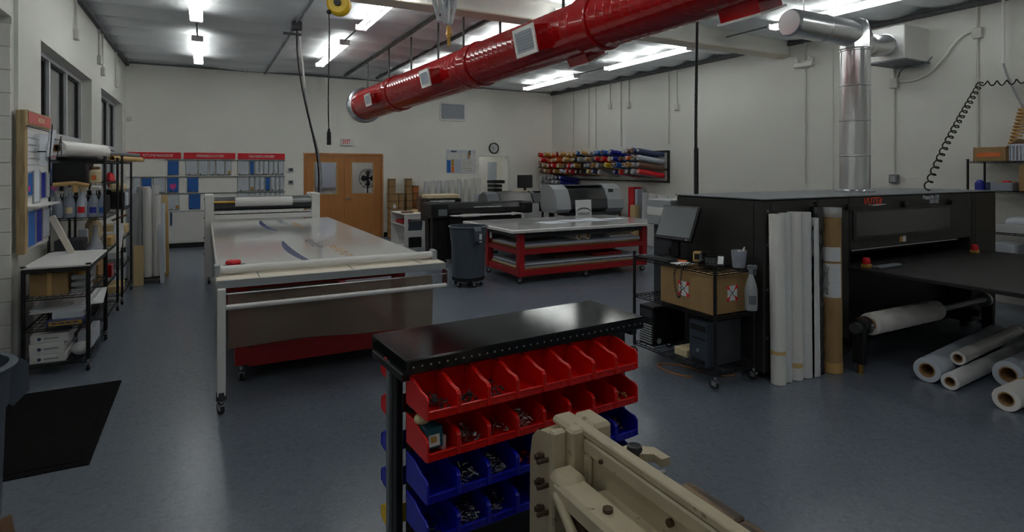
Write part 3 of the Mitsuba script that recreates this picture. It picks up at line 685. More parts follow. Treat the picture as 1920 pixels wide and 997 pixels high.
# ---------------------------------------------------------------- left wall: notice board
t = thing('notice_board', 'timber framed notice board with a red header on the left wall', 'notice board')
XW = XL + .03
part(t, 'post', box(XL + .031, 6.42, 1.0, -1.375, 6.50, 2.26, .004), 'm_timber', label='thick timber end post')
part(t, 'board', box(XL + .033, 6.50, 1.02, -1.395, 7.37, 2.14), 'm_white_matte')
hd = part(t, 'header', box(XL + .033, 6.50, 2.14, -1.375, 7.38, 2.27, .004), 'm_timber')
part(hd, 'header_panel', box(-1.3745, 6.52, 2.155, -1.371, 7.35, 2.255), 'm_pink_red', label='faded red header panel')
part(hd, 'lettering', text('NOTES', .04, '+x', (-1.371, 6.97, 2.205), bold=True, width=.22), 'm_cream_plain')
part(t, 'rail', cyl((-1.36, 6.40, 2.12), (-1.36, 7.37, 2.115), .006, 6), 'm_charcoal')
part(t, 'ledge', box(-1.395, 6.50, 1.40, -1.30, 7.37, 1.415), 'm_white')
for k in range(6):
    z = 2.08 - .06 * k
    solo('note_slip', box(-1.394, 6.53, z - .052, -1.386 + .004, 6.95, z - .006), 'm_paper', f'white paper slip in the stack on the notice board, {["topmost", "second from the top", "third from the top", "fourth from the top", "fifth from the top", "lowest"][k]}', 'paper')
solo('note_sheet', box(-1.394, 6.98, 1.78, -1.388, 7.34, 2.09), 'm_paper_grey', 'large white sheet beside the paper slips on the notice board', 'paper')
for k, (y0, y1, z0, z1, m, lab) in enumerate(((6.53, 6.72, 1.50, 1.72, 'm_blue', 'blue sheet with a pink spot in a pocket on the notice board'), (6.74, 6.97, 1.43, 1.74, 'm_paper_grey', 'grey sheets in a clear pocket on the notice board, upper row'), (7.0, 7.20, 1.46, 1.72, 'm_blue_dark', 'dark blue sheet in a pocket on the notice board, upper row'), (7.22, 7.36, 1.46, 1.71, 'm_bluewhite', 'pale blue sheet in a pocket at the far end of the notice board'),
                                              (6.54, 6.80, 1.04, 1.37, 'm_blue', 'bright blue sheet in the lowest pocket by the timber post'), (6.82, 7.06, 1.05, 1.37, 'm_blue_dark', 'dark blue sheet in the lowest row of the notice board'), (7.08, 7.36, 1.07, 1.36, 'm_bluewhite', 'pale sheet in the lowest row of the notice board'))):
    p = thing('sheet_pocket', lab, 'paper')
    part(p, 'sheet', box(-1.394, y0 + .01, z0 + .01, -1.3835, y1 - .01, z1 - .01), m)
    part(p, 'pocket_edge', cat(box(-1.394, y0, z0, -1.380, y0 + .01, z1), box(-1.394, y1 - .01, z0, -1.380, y1, z1), box(-1.394, y0 + .01, z0, -1.380, y1 - .01, z0 + .01)), 'm_grey')
    if k == 0: part(p, 'spot', prism(Point(6.585, 1.57).buffer(.03, 8), -1.383, -1.3805, 'x'), 'm_pink')
t = thing('sign_holder', 'small grey folding sign holder at the far end of the notice board', 'sign holder', (-1.29, 6.86, 1.86))  # a folding plate on a wire, not a lamp
part(t, 'plate', mv(box(-.012, -.11, 0, -.004, .11, .26), (0, 0, -.0), ry=8), 'm_paper_grey'); part(t, 'wire', sweep([(.05, -.15, .3), (.03, -.15, .0), (.09, .0, .02), (.07, .1, .2), (.03, .15, .0)], .005, 5), 'm_charcoal'); part(t, 'arm', cyl((-.09, 0, .05), (.0, 0, .05), .006, 6), 'm_charcoal')


# ---------------------------------------------------------------- racks on the left side
def rack(lab, x0, x1, y0, y1, shelves, top, mat='m_black_metal', wheels=True, name='wire_rack', cat_='shelf', post=.0135, solid=None, foot=.12):
    t = thing(name, lab, cat_)
    for (x, y) in ((x0, y0), (x1, y0), (x0, y1), (x1, y1)):
        part(t, 'post', cat(cyl((x, y, foot if wheels else .002), (x, y, top), post, 10), cyl((x, y, top), (x, y, top + .012), post * 1.25, 10)), mat)
        if wheels: caster(t, (x, y, foot - .1) if foot >= .1 else (x, y, 0))
    for z in shelves:
        e = .004
        ms = [box(x0, y0 - e, z - .025, x1, y0 + e, z - .017), box(x0, y1 - e, z - .025, x1, y1 + e, z - .017), box(x0 - e, y0, z - .025, x0 + e, y1, z - .017), box(x1 - e, y0, z - .025, x1 + e, y1, z - .017)]
        ms += [box(x0, y0 - e, z - .006, x1, y0 + e, z), box(x0, y1 - e, z - .006, x1, y1 + e, z), box(x0 - e, y0, z - .006, x0 + e, y1, z), box(x1 - e, y0, z - .006, x1 + e, y1, z)]
        for k in range(1, int((x1 - x0) / .045)):
            x = x0 + k * (x1 - x0) / int((x1 - x0) / .045); ms.append(box(x - .002, y0, z - .0045, x + .002, y1, z - .0005))
        for k in range(1, int((y1 - y0) / .12)):
            y = y0 + k * (y1 - y0) / int((y1 - y0) / .12); ms.append(box(x0, y - .002, z - .009, x1, y + .002, z - .0045))
        for k in range(int((y1 - y0) / .06)):
            y = y0 + .03 + k * .06
            for x in (x0, x1): ms.append(box(x - .002, y - .002, z - .018, x + .002, y + .002, z - .005))
        for k in range(int((x1 - x0) / .06)):
            x = x0 + .03 + k * .06
            for y in (y0, y1): ms.append(box(x - .002, y - .002, z - .018, x + .002, y + .002, z - .005))
        part(t, 'wire_shelf', cat(ms), mat, smooth=False, kind='stuff')
    return t


A = rack('tall black wire rack on the left wall loaded with spray bottles and bins', -1.40, -.93, 7.42, 8.44, (.16, .50, .86, 1.235, 1.60, 1.84), 1.87)
Bk = rack('second tall black wire rack on the left wall, farther from the camera', -1.40, -.92, 8.78, 9.80, (.16, .50, .86, 1.235, 1.84), 1.90)
solo('bin', openbox(-1.38, 7.45, 1.6, -1.10, 7.95, 1.81, .006), 'm_black', 'black plastic bin on the upper shelf of the near wire rack', 'bin')
t = thing('jar', 'cream jar with a red mark beside the black bin on the near wire rack', 'jar', (-1.03, 7.52, 1.6)); part(t, 'body', lathe([(0, 0), (.055, 0), (.058, .01), (.058, .12), (.045, .14), (0, .14)], 18), 'm_cream_plain'); part(t, 'lid', lathe([(0, .14), (.048, .14), (.048, .17), (0, .17)], 18), 'm_dark_wood'); part(t, 'label', mv(box(-.02, -.0605, .03, .02, -.0575, .08)), 'm_orange')
solo('caulk_gun', cat(cyl((-1.36, 7.385, 1.585), (-1.18, 7.385, 1.60), .022, 12), box(-1.20, 7.375, 1.50, -1.15, 7.395, 1.61, .01), cyl((-1.18, 7.385, 1.60), (-1.06, 7.385, 1.575), .02, 12)), 'm_tan', 'tan hose gun hanging across the front of the near wire rack', 'tool')


def spray_bottle(loc, lab, body, head, h=.27, r=.045, lab_mat=None, name='spray_bottle', rz=0, M=None):
    t = thing(name, lab, 'spray bottle', loc, rz, M=M)
    part(t, 'bottle', lathe([(0, 0), (r * .92, 0), (r, .01), (r, h * .5), (r * .8, h * .66), (r * .36, h * .86), (r * .36, h * .92), (0, h * .92)], 16), body)
    part(t, 'trigger_head', cat(cyl((0, 0, h * .9), (0, 0, h * 1.02), r * .42, 10), box(-r * .95, -.013, h * 1.0, r * .6, .013, h * 1.12, .006), box(-r * .75, -.006, h * .86, -r * .6, .006, h * 1.02)), head)
    if lab_mat: part(t, 'label', wrap(h * .16, h * .38, 50, 125, r * 1.012, 8), lab_mat, smooth=True)
    return t


for x, lab, b, hd, lm, h in ((-1.345, 'small grey spray bottle, the leftmost on the near wire rack', 'm_bin_clear', 'm_white', None, .25), (-1.245, 'hazy spray bottle with an orange collar, second from left on the wire rack', 'm_bin_clear', 'm_white', 'm_cream_plain', .29), (-1.14, 'white spray bottle with a red and cream label on the near wire rack', 'm_bluewhite', 'm_cream_plain', 'm_red_sign', .30), (-1.04, 'clear spray bottle with a blue label on the near wire rack', 'm_bin_clear', 'm_white', 'm_blue_dark', .28), (-.965, 'clear spray bottle by the rack post, the rightmost of the row', 'm_bin_clear', 'm_white', 'm_blue', .27)):
    spray_bottle((x, 7.52, 1.236), lab, b, hd, h, .05 if x < -1.0 else .036, lm, rz=180)
t = thing('funnel', 'grey metal funnel shaped bottle on the near wire rack below the spray bottles', 'bottle', (-1.03, 7.55, .861)); part(t, 'body', lathe([(0, 0), (.075, 0), (.078, .015), (.075, .06), (.045, .12), (.026, .17), (.024, .27), (.03, .28), (0, .28)], 20), 'm_grey'); part(t, 'band', lathe([(.0755, .02), (.0795, .022), (.0795, .05), (.0765, .052)], 20), 'm_bluewhite')
for k, (x0, x1, y0, y1, z, h, m, lab, cn) in enumerate((
        (-1.37, -1.13, 7.48, 7.8, .861, .14, 'm_charcoal', 'charcoal storage box on the near wire rack under the spray bottles', 'box'), (-1.22, -1.14, 7.82, 7.9, .861, .22, 'm_paper_grey', 'pale carton standing on the near wire rack', 'box'),
        (-1.36, -1.0, 7.5, 8.1, 1.842, .03, 'm_black', 'black tray lying on top of the near wire rack', 'tray'), (-1.36, -1.0, 7.95, 8.4, 1.236, .2, 'm_black', 'black box behind the spray bottles on the wire rack', 'box'),
        (-1.0, -.94, 8.02, 8.2, .501, .14, 'm_red', 'red tool case on the low shelf of the near wire rack', 'case'), (-1.3, -1.02, 7.7, 8.2, .501, .2, 'm_cardboard', 'cardboard box on the low shelf of the near wire rack', 'box'),
        (-1.02, -.94, 8.0, 8.35, .861, .10, 'm_tan', 'tan carton at the edge of the near wire rack', 'box'), (-1.3, -1.0, 7.6, 8.2, .161, .22, 'm_charcoal', 'dark box on the bottom shelf of the near wire rack', 'box'),
        (-1.38, -.95, 8.85, 9.35, .161, .09, 'm_pale_wood', 'stack of pale boards on the bottom shelf of the far wire rack', 'boards'), (-1.3, -.94, 8.9, 9.5, .501, .10, 'm_grey', 'grey carton on the far wire rack, lower shelf', 'box'),
        (-1.35, -.95, 8.95, 9.3, .861, .05, 'm_paper', 'stack of white papers on the far wire rack', 'papers'), (-1.2, -.94, 9.35, 9.75, .861, .12, 'm_pale_wood', 'beige carton on the far wire rack', 'box'), (-1.3, -1.0, 8.9, 9.4, 1.236, .24, 'm_black', 'black case on the far wire rack', 'case'), (-1.05, -.94, 9.45, 9.7, 1.236, .18, 'm_bluewhite', 'pale blue carton on the far wire rack', 'box'))):
    solo('carton', cbox(((x0 + x1) / 2, (y0 + y1) / 2, z + h / 2), (x1 - x0, y1 - y0, h), .006), m, lab, cn)
solo('red_bag', mv(lathe([(0, -.05), (.08, -.04), (.115, -.01), (.115, .01), (.08, .04), (0, .05)], 22), (-1.06, 8.99, 1.592), ry=80), 'm_red_sign', 'round red pad standing on the black case of the far wire rack', 'pad')
t = thing('hand_brush', 'cream hand brush with a black body at the near end of the far wire rack', 'brush', (-.97, 8.85, 1.237)); part(t, 'bristles', box(-.09, -.04, .22, .09, .04, .33, .03), 'm_cream_plain'); part(t, 'body', box(-.07, -.035, 0, .07, .035, .22, .01), 'm_black')
solo('fabric_bundle', mv(lathe([(0, -.16), (.05, -.15), (.09, -.05), (.08, .08), (.04, .16), (0, .17)], 14), (-1.15, 8.30, 1.022)), 'm_cream_plain', 'crumpled cream cloth standing at the far end of the near wire rack', 'cloth')
solo('clipboard', mv(box(-.11, -.006, 0, .11, .006, .3), (-.96, 8.62, .78), rz=70, ry=12), 'm_paper', 'white clipboard hanging between the two wire racks', 'clipboard')
solo('angled_bar', cyl((-1.02, 8.71, 1.10), (-.86, 8.71, 1.17), .012, 8), 'm_dark_wood', 'dark bar sticking out between the two wire racks', 'bar')
# rolls along the top of the racks
t = thing('wrapped_roll', 'white wrapped roll lying on top of the near wire rack', 'roll', M=tf((-1.30, 7.22, 1.955), rz=0) @ rotv([0, 0, 1], [.17, 1.2, .0]))
part(t, 'roll', pipe((0, 0, 0), (0, 0, 1.42), .082, .04, 26), 'm_white'); part(t, 'core', pipe((0, 0, -.01), (0, 0, 1.43), .04, .034, 20), 'm_core')
for k, (dx, dz, r, m, lab, l) in enumerate(((0, .035, .033, 'm_tan', 'tan tube in the bundle on the far wire rack, nearest the room', 1.3), (-.07, .03, .028, 'm_offwhite', 'white tube in the bundle on the far wire rack', 1.25), (-.14, .035, .034, 'm_grey', 'grey tube in the bundle on the far wire rack, nearest the wall', 1.15), (-.035, .095, .028, 'm_grey_dark', 'dark tube lying on top of the tube bundle on the far wire rack', 1.3))):
    M = tf((-1.02 + dx, 8.72, 1.845 + dz)) @ rotv([0, 0, 1], [.16, 1, 0]); t = thing('tube', lab, 'tube', M=M); part(t, 'wall', pipe((0, 0, 0), (0, 0, l), r, r * .8, 16), m); part(t, 'end_cap', cyl((0, 0, l), (0, 0, l + .02), r * 1.05, 12), 'm_charcoal')

# ---------------------------------------------------------------- the short cart
C = rack('short black cart with a white top standing at the left wall', -1.33, -.89, 6.15, 7.16, (.10, .40, .665), .92, foot=.1, name='utility_cart', cat_='cart', post=.017)
part(C, 'top', box(-1.345, 6.13, .905, -.875, 7.18, .925, .005), 'm_white', label='white laminate top')
part(C, 'top_rail', cat(box(-1.34, 6.135, .87, -.88, 6.15, .905), box(-1.34, 7.16, .87, -.88, 7.175, .905), box(-1.34, 6.15, .87, -1.325, 7.16, .905), box(-.895, 6.15, .87, -.88, 7.16, .905)), 'm_black_metal')
t = thing('cardboard_box', 'brown cardboard box on the upper shelf of the short cart', 'box'); part(t, 'body', box(-1.30, 6.19, .667, -1.04, 6.6, .86, .004), 'm_cardboard'); part(t, 'tape', box(-1.18, 6.189, .667, -1.15, 6.19, .862), 'm_tan')
for k, z in enumerate((.667, .725, .783)):
    t = thing('paper_tray', f'white letter tray with papers on the short cart, {["lowest", "middle", "topmost"][k]} of three', 'tray'); part(t, 'tray', openbox(-1.02, 6.22, z, -.91, 6.55, z + .035), 'm_grey'); part(t, 'papers', mv(box(-.05, -.15, 0, .05, .15, .018), (-.965, 6.385, z + .006), rz=3), 'm_paper')
solo('brass_fitting', lathe([(0, 0), (.035, 0), (.035, .02), (.05, .03), (.05, .05), (.02, .07), (0, .07)], 14), 'm_gold', 'gold coloured fitting on top of the letter trays', 'fitting', (-.965, 6.3, .82))
t = thing('spray_can', 'blue capped can at the far end of the short cart', 'can', (-.98, 6.95, .667)); part(t, 'body', lathe([(0, 0), (.034, 0), (.034, .15), (.02, .17), (0, .17)], 16), 'm_grey'); part(t, 'cap', lathe([(.02, .165), (.03, .165), (.03, .2), (0, .2)], 16), 'm_blue')
solo('cleaning_cloth', mv(box(-.09, -.12, 0, .09, .12, .05, .02), (-1.1, 6.85, .667), rz=20), 'm_red_sign', 'folded red cloth on the upper shelf of the short cart', 'cloth')
for k, (dx, dy, rz, m, lab) in enumerate(((-.02, 0, 2, 'm_paper', 'lowest large white sheet lying across the short cart'), (0, .05, -3, 'm_paper_grey', 'middle large grey sheet lying across the short cart'), (.05, .1, 5, 'm_paper', 'topmost white sheet hanging over the edge of the short cart'))):
    solo('large_sheet', mv(box(-.21, -.40, 0, .20, .40, .008), (-1.09 + dx, 6.62 + dy, .515 + .01 * k), rz=rz), m, lab, 'paper')
t = thing('reference_book', 'dark blue book with a gold lettered spine on the short cart', 'book'); part(t, 'cover', box(-1.18, 6.16, .402, -.92, 6.55, .455, .004), 'm_navy'); part(t, 'spine_band', box(-1.165, 6.157, .41, -.935, 6.16, .447), 'm_gold')
[part(t, 'spine_print', box(-1.145 + .048 * k, 6.1555, .424, -1.107 + .048 * k, 6.157, .436), 'm_navy') for k in range(4)]
solo('support_box', box(-1.29, 6.7, .402, -.95, 7.1, .513, .01), 'm_charcoal', 'dark box under the large sheets at the back of the short cart', 'box')
solo('folded_brochures', box(-1.15, 6.2, .4555, -.93, 6.5, .513, .004), 'm_paper_grey', 'stack of grey brochures on the dark blue book', 'papers')
for k, (z0, z1, dx) in enumerate(((.102, .17, -.02), (.171, .27, -.03), (.271, .345, .0))):
    t = thing('supply_box', f'flat white supply box on the bottom shelf of the short cart, {["lowest", "middle", "topmost"][k]} of the stack', 'box'); part(t, 'body', box(-1.29 + dx * .3, 6.17, z0, -1.03 + dx, 6.6, z1, .004), 'm_white'); part(t, 'printed_mark', box(-1.2, 6.1685, (z0 + z1) / 2 - .006, -1.10, 6.17, (z0 + z1) / 2 + .006), 'm_grey'); part(t, 'logo_dot', mv(cyl((-1.23, 6.1685, (z0 + z1) / 2), (-1.23, 6.171, (z0 + z1) / 2), .014, 12)), 'm_navy')
solo('crumpled_wrap', mv(trimesh.creation.icosphere(2, .07).apply_scale([1, 1.3, .8]), (-.965, 6.32, .158)), 'm_paper', 'crumpled white wrap beside the flat white boxes', 'wrap')
solo('parcel', box(-1.02, 6.5, .102, -.91, 6.95, .25, .005), 'm_paper_grey', 'grey parcel on the bottom shelf of the short cart', 'parcel')
solo('leaning_plank', mv(box(-.028, -.012, 0, .028, .012, .40, .002), (-1.14, 6.98, .926), ry=-24, rx=-4), 'm_offwhite', 'short pale plank leaning on the white cart top', 'plank')

# ---------------------------------------------------------------- rolls and boards standing beyond the racks
t = thing('roll_dolly', 'low black dolly carrying the standing rolls beyond the racks', 'dolly'); part(t, 'deck', box(-1.05, 10.28, .085, -.55, 11.3, .105), 'm_black_metal')
for x in (-1.0, -.6):
    for y in (10.35, 11.2): caster(t, (x, y, -.0), .85)
for k, (x, y, r, h, m, lab) in enumerate(((-.99, 10.4, .055, 1.34, 'm_bluewhite', 'pale blue standing roll at the wall side of the dolly'), (-.875, 10.42, .05, 1.36, 'm_grey', 'grey standing roll on the dolly'), (-.76, 10.36, .06, 1.34, 'm_white', 'thick white standing roll at the near edge of the dolly'), (-.64, 10.4, .055, 1.24, 'm_white_matte', 'white standing roll at the near right corner of the dolly'), (-.70, 10.55, .05, 1.40, 'm_paper', 'tall white standing roll in the middle of the dolly'), (-.92, 10.62, .06, 1.30, 'm_bluewhite', 'second row pale standing roll on the dolly'), (-.58, 10.63, .045, 1.1, 'm_paper_grey', 'short grey standing roll at the right side of the dolly'), (-.82, 10.8, .06, 1.36, 'm_white', 'white standing roll in the back row of the dolly'), (-.66, 10.9, .055, 1.2, 'm_paper', 'white standing roll at the far right of the dolly'))):
    t = thing('standing_roll', lab, 'roll', M=tf((x, y, .106), ry=random.uniform(-1.2, 1.2), rx=random.uniform(-1, 1))); part(t, 'sheet', pipe((0, 0, 0), (0, 0, h), r, r * .75, 20), m); part(t, 'core', pipe((0, 0, .0), (0, 0, h + .003), r * .75, r * .62, 16), 'm_core')
for x, y, w, h, m, ry, rx, lab in ((-.865, 10.18, .13, .60, 'm_pale_wood', 0, -3, 'short pale wooden board leaning at the front of the standing rolls'), (-.96, 10.22, .09, 1.38, 'm_grey', 2, -1.5, 'tall grey board leaning beside the far wire rack'), (-.535, 10.9, .055, 1.05, 'm_tan', -1, -1.5, 'narrow brown strip of wood at the right of the standing rolls'), (-.56, 10.25, .06, .9, 'm_paper_grey', -2, -2, 'narrow grey panel at the right front of the standing rolls'), (-.575, 11.42, .1, 1.3, 'm_pale_wood', -1, -2, 'tall pale board behind the standing rolls')):
    solo('leaning_board', mv(box(-w / 2, -.009, 0, w / 2, .009, h, .002), (x, y, .003), ry=ry, rx=rx), m, lab, 'board')
# ---------------------------------------------------------------- the laminating table
ORD_ = ['first', 'second', 'third', 'fourth', 'fifth', 'sixth', 'seventh', 'eighth', 'ninth', 'tenth', 'eleventh', 'twelfth', 'thirteenth', 'fourteenth', 'fifteenth', 'sixteenth', 'seventeenth', 'eighteenth']
t = thing('laminating_table', 'long white laminating table on a red base with a net catch at its front', 'table')
part(t, 'table_top', box(.085, 4.96, .89, 1.81, 9.82, .945, .008), 'm_white')
fr = part(t, 'front_board', box(.075, 4.66, .893, 1.835, 4.955, .945, .006), 'm_offwhite', label='cream front board')
for x in (.36, 1.05, 1.62): part(fr, 'board_joint', box(x, 4.662, .9455, x + .006, 4.953, .947), 'm_grey_dark')
part(fr, 'edge_strip', box(.075, 4.645, .885, 1.835, 4.66, .94), 'm_grey')
part(t, 'bed_film', box(.10, 5.0, .9455, 1.80, 9.80, .951), 'm_white_gloss', label='glossy clear film over the bed')
base = part(t, 'base_frame', cat(*[box(x, y, .14, x + .1, y + .1, .885) for x in (.22, 1.55) for y in (5.2, 9.1)], box(.32, 5.21, .12, 1.55, 5.29, .27), box(.32, 9.11, .12, 1.55, 9.19, .27), box(.23, 5.3, .12, .31, 9.1, .27), box(1.56, 5.3, .12, 1.64, 9.1, .27), box(.32, 5.21, .76, 1.55, 5.29, .885), box(.23, 5.3, .76, .31, 9.1, .885), box(1.56, 5.3, .76, 1.64, 9.1, .885)), 'm_red_frame', label='red welded base')
part(t, 'base_deck', box(.31, 5.29, .2, 1.56, 9.11, .23), 'm_dark_wood')
part(t, 'side_panel', box(.088, 7.2, .60, .10, 9.82, .89), 'm_grey'); part(t, 'side_panel', box(1.80, 7.2, .60, 1.812, 9.82, .89), 'm_grey')
for x, y in ((.27, 5.25), (1.6, 5.25), (.27, 9.15), (1.6, 9.15)): caster(t, (x, y, .0), 1.2)
part(t, 'leg', box(.08, 4.57, .13, .135, 4.625, .893, .006), 'm_white'); part(t, 'leg_collar', cyl((.107, 4.598, .10), (.107, 4.598, .16), .034, 12), 'm_charcoal'); caster(t, (.107, 4.598, .0), 1.05, 20)
part(t, 'catch_rod', cyl((.135, 4.65, .842), (1.83, 4.67, .842), .007, 8), 'm_steel'); part(t, 'catch_tube', cyl((.12, 4.60, .755), (1.84, 4.61, .755), .02, 12), 'm_white', label='white lower tube')
for x in (.13, 1.83): part(t, 'tube_bracket', box(x - .008, 4.575, .735, x + .008, 4.70, .89, .003), 'm_steel')
xs = np.linspace(.15, 1.72, 30); zs = np.linspace(.842, .425, 14)
v = [[x, 4.665 + .02 * (i % 15) / 15 - .02 * math.sin(PI * (.842 - z) / .42) * .5 + .012 * math.sin(x * 9 + z * 4), z + (.02 * math.sin(3 * x) if z < .45 else 0)] for i, z in enumerate(zs) for x in xs]
idx = np.arange(len(v)).reshape(14, 30); q = np.stack([idx[:-1, :-1], idx[:-1, 1:], idx[1:, 1:], idx[1:, :-1]], -1).reshape(-1, 4)
part(t, 'catch_net', tri(v, np.vstack([q[:, [0, 1, 2]], q[:, [0, 2, 3]]])), 'm_film', smooth=True, label='brownish see through catch net')
part(t, 'front_roller', cyl((.11, 4.86, .985), (1.80, 4.86, .985), .032, 22), 'm_white', label='white front roller')
for x in (.085, 1.80): part(t, 'roller_block', box(x - .02, 4.81, .9455, x + .02, 4.91, 1.03, .006), 'm_grey')
k_ = part(t, 'clamp', box(.13, 4.93, .952, .29, 5.06, .995, .006), 'm_black'); part(k_, 'knob', cat(cyl((.2, 4.99, .995), (.2, 4.99, 1.005), .02, 12), mv(lathe([(0, 0), (.05, 0), (.058, .012), (.05, .03), (0, .034)], 10), (.2, 4.99, 1.005))), 'm_red_sign', label='red knob')
part(t, 'clamp', box(1.70, 4.9, .952, 1.79, 5.02, .985, .006), 'm_grey_dark')
for s, y in ((-1, 0), (1, 2.85)):
    yo = 6.05 + y
    c = Polygon([(.70 + .25 * (1 - math.sin(a)), yo - 1.15 * math.cos(a)) for a in np.linspace(.5, 2.3, 26)] + [(.70 + .25 * (1 - math.sin(a)) + .075 * max(0, math.sin((a - .5) / 1.8 * PI)) ** .7, yo - 1.15 * math.cos(a)) for a in np.linspace(2.3, .5, 26)])
    part(t, 'printed_swoosh', prism(c.buffer(0), .951, .9516), 'm_navy', label='printed blue swoosh')
    rg = random.Random(3)
    for row, (x0, y1, y0, m) in enumerate(((.98, yo + .75, yo - .15, 'm_navy'), (1.12, yo + .1, yo - .8, 'm_gold'))):
        yy = y1
        for k in range(7):
            w = rg.uniform(.05, .11); h = rg.uniform(.07, .11)
            gl = union_all([sbox(x0, yy - .018, x0 + h, yy), sbox(x0 + (0 if k % 2 else h - .02), yy - w, x0 + (.02 if k % 2 else h), yy), sbox(x0 + h * .45, yy - w * .8, x0 + h * .45 + .016, yy)])
            part(t, 'printed_letter', prism(gl, .951, .9516), m); yy -= w + .03
t = thing('laminator', 'white laminator with rollers standing at the back end of the laminating table', 'laminator')
part(t, 'side_column', box(.0, 9.84, .10, .13, 10.42, 1.35, .012), 'm_white'); part(t, 'side_column', box(1.55, 9.84, .10, 1.68, 10.42, 1.35, .012), 'm_white')
part(t, 'lower_roller', cyl((.13, 9.98, 1.19), (1.55, 9.98, 1.19), .095, 26), 'm_charcoal'); part(t, 'upper_roller', cyl((.13, 10.2, 1.2), (1.55, 10.2, 1.2), .1, 26), 'm_charcoal')
part(t, 'shaft', cyl((.13, 9.86, 1.235), (1.55, 9.86, 1.235), .02, 14), 'm_brass', label='brass coloured shaft'); part(t, 'film_roll', pipe((.42, 9.86, 1.235), (1.25, 9.86, 1.235), .072, .03, 26), 'm_white', label='white film roll'); part(t, 'roll_flange', cyl((1.26, 9.86, 1.235), (1.54, 9.86, 1.235), .035, 16), 'm_grey')
part(t, 'front_plate', box(.13, 9.84, .96, 1.55, 9.90, 1.075, .008), 'm_white'); part(t, 'slot', box(.14, 9.836, 1.045, 1.54, 9.84, 1.058), 'm_black'); part(t, 'rear_bar', box(.13, 10.25, 1.2, 1.55, 10.36, 1.3, .01), 'm_grey'); part(t, 'lower_beam', box(.13, 10.0, .55, 1.55, 10.3, .85, .01), 'm_grey_dark')
for z in (1.28, 1.0, .7, .45): part(t, 'bolt', cyl((-.008, 9.95, z), (.0, 9.95, z), .016, 8), 'm_black')
for x in (.065, 1.615):
    for y in (9.92, 10.34): caster(t, (x, y, .0), 1.0)
t = thing('jog_control', 'red and yellow control strip on the side of the laminator', 'control'); part(t, 'strip', box(1.681, 9.95, .98, 1.695, 10.02, 1.28, .003), 'm_red_sign'); part(t, 'button', box(1.695, 9.97, 1.02, 1.70, 10.0, 1.05), 'm_yellow')

# ---------------------------------------------------------------- the red work table
t = thing('work_table', 'wide work table with a white top on a red steel frame with two shelves', 'table')
X0, X1, Y0, Y1 = 4.18, 6.68, 7.60, 8.78
for x in (X0, X1 - .1):
    for y in (Y0, Y1 - .1): part(t, 'leg', box(x, y, .11, x + .1, y + .1, .765, .004), 'm_red_frame')
for z0, z1 in ((.115, .205), (.44, .52)):
    for a in ((X0 + .1, Y0 + .01, X1 - .1, Y0 + .06), (X0 + .1, Y1 - .06, X1 - .1, Y1 - .01), (X0 + .01, Y0 + .1, X0 + .06, Y1 - .1), (X1 - .06, Y0 + .1, X1 - .01, Y1 - .1)):
        part(t, 'rail', box(a[0], a[1], z0, a[2], a[3], z1, .003), 'm_red_frame')
part(t, 'shelf_board', box(X0 + .06, Y0 + .06, .195, X1 - .06, Y1 - .06, .215), 'm_dark_wood'); part(t, 'shelf_board', box(X0 + .06, Y0 + .06, .51, X1 - .06, Y1 - .06, .53), 'm_dark_wood')
part(t, 'top_frame', cat(box(X0, Y0 + .1, .70, X0 + .05, Y1 - .1, .79), box(X1 - .05, Y0 + .1, .70, X1, Y1 - .1, .79), box(X0 + .1, Y0 + .02, .70, X1 - .1, Y0 + .07, .79), box(X0 + .1, Y1 - .07, .70, X1 - .1, Y1 - .02, .79)), 'm_charcoal', label='dark frame under the top')
part(t, 'table_top', box(4.0, 7.47, .79, 7.08, 9.32, .832, .004), 'm_white', label='white overhanging top')
part(t, 'cutting_surface', box(4.05, 7.53, .832, 7.03, 9.27, .836), 'm_white_gloss')
for x, y in ((X0 + .05, Y0 + .05), (X1 - .05, Y0 + .05), (X0 + .05, Y1 - .05), (X1 - .05, Y1 - .05), (5.45, Y0 + .05)): caster(t, (x, y, 0), 1.12, 30)
rg = random.Random(5)
for k in range(4):
    w = rg.uniform(.5, .8); x = 5.0 + k * .46
    solo('printed_sheet', box(x, 8.1 + .12 * (k % 2), .8365 + .0012 * k, x + .42, 8.5 + .1 * (k % 3), .8375 + .0012 * k), 'm_paper_grey', f'grey printed sheet lying flat on the white work table, {ORD[k]} from the left', 'paper')
# sheets and rolls on its shelves
for k, (sx0, sx1, sy0, sy1, z, h, m, lab) in enumerate(((4.26, 6.58, 7.68, 8.68, .531, .022, 'm_pale_wood', 'pale board at the bottom of the upper shelf stack of the red table'), (4.25, 6.6, 7.66, 8.66, .5535, .02, 'm_paper_grey', 'grey board on the upper shelf of the red table'), (4.28, 6.57, 7.65, 8.6, .574, .018, 'm_bluewhite', 'bluish white board on top of the upper shelf stack of the red table'),
        (4.25, 6.6, 7.67, 8.68, .216, .02, 'm_pale_wood', 'pale board at the bottom of the lower shelf stack of the red table'), (4.26, 6.58, 7.66, 8.67, .2365, .022, 'm_grey', 'grey board in the lower shelf stack of the red table'), (4.29, 6.55, 7.67, 8.66, .259, .012, 'm_charcoal', 'thin dark board in the lower shelf stack of the red table'), (4.27, 6.58, 7.66, 8.65, .2715, .022, 'm_bluewhite', 'bluish white board on top of the lower shelf stack of the red table'))):
    solo('stacked_board', box(sx0, sy0, z, sx1, sy1, z + h, .002), m, lab, 'board')
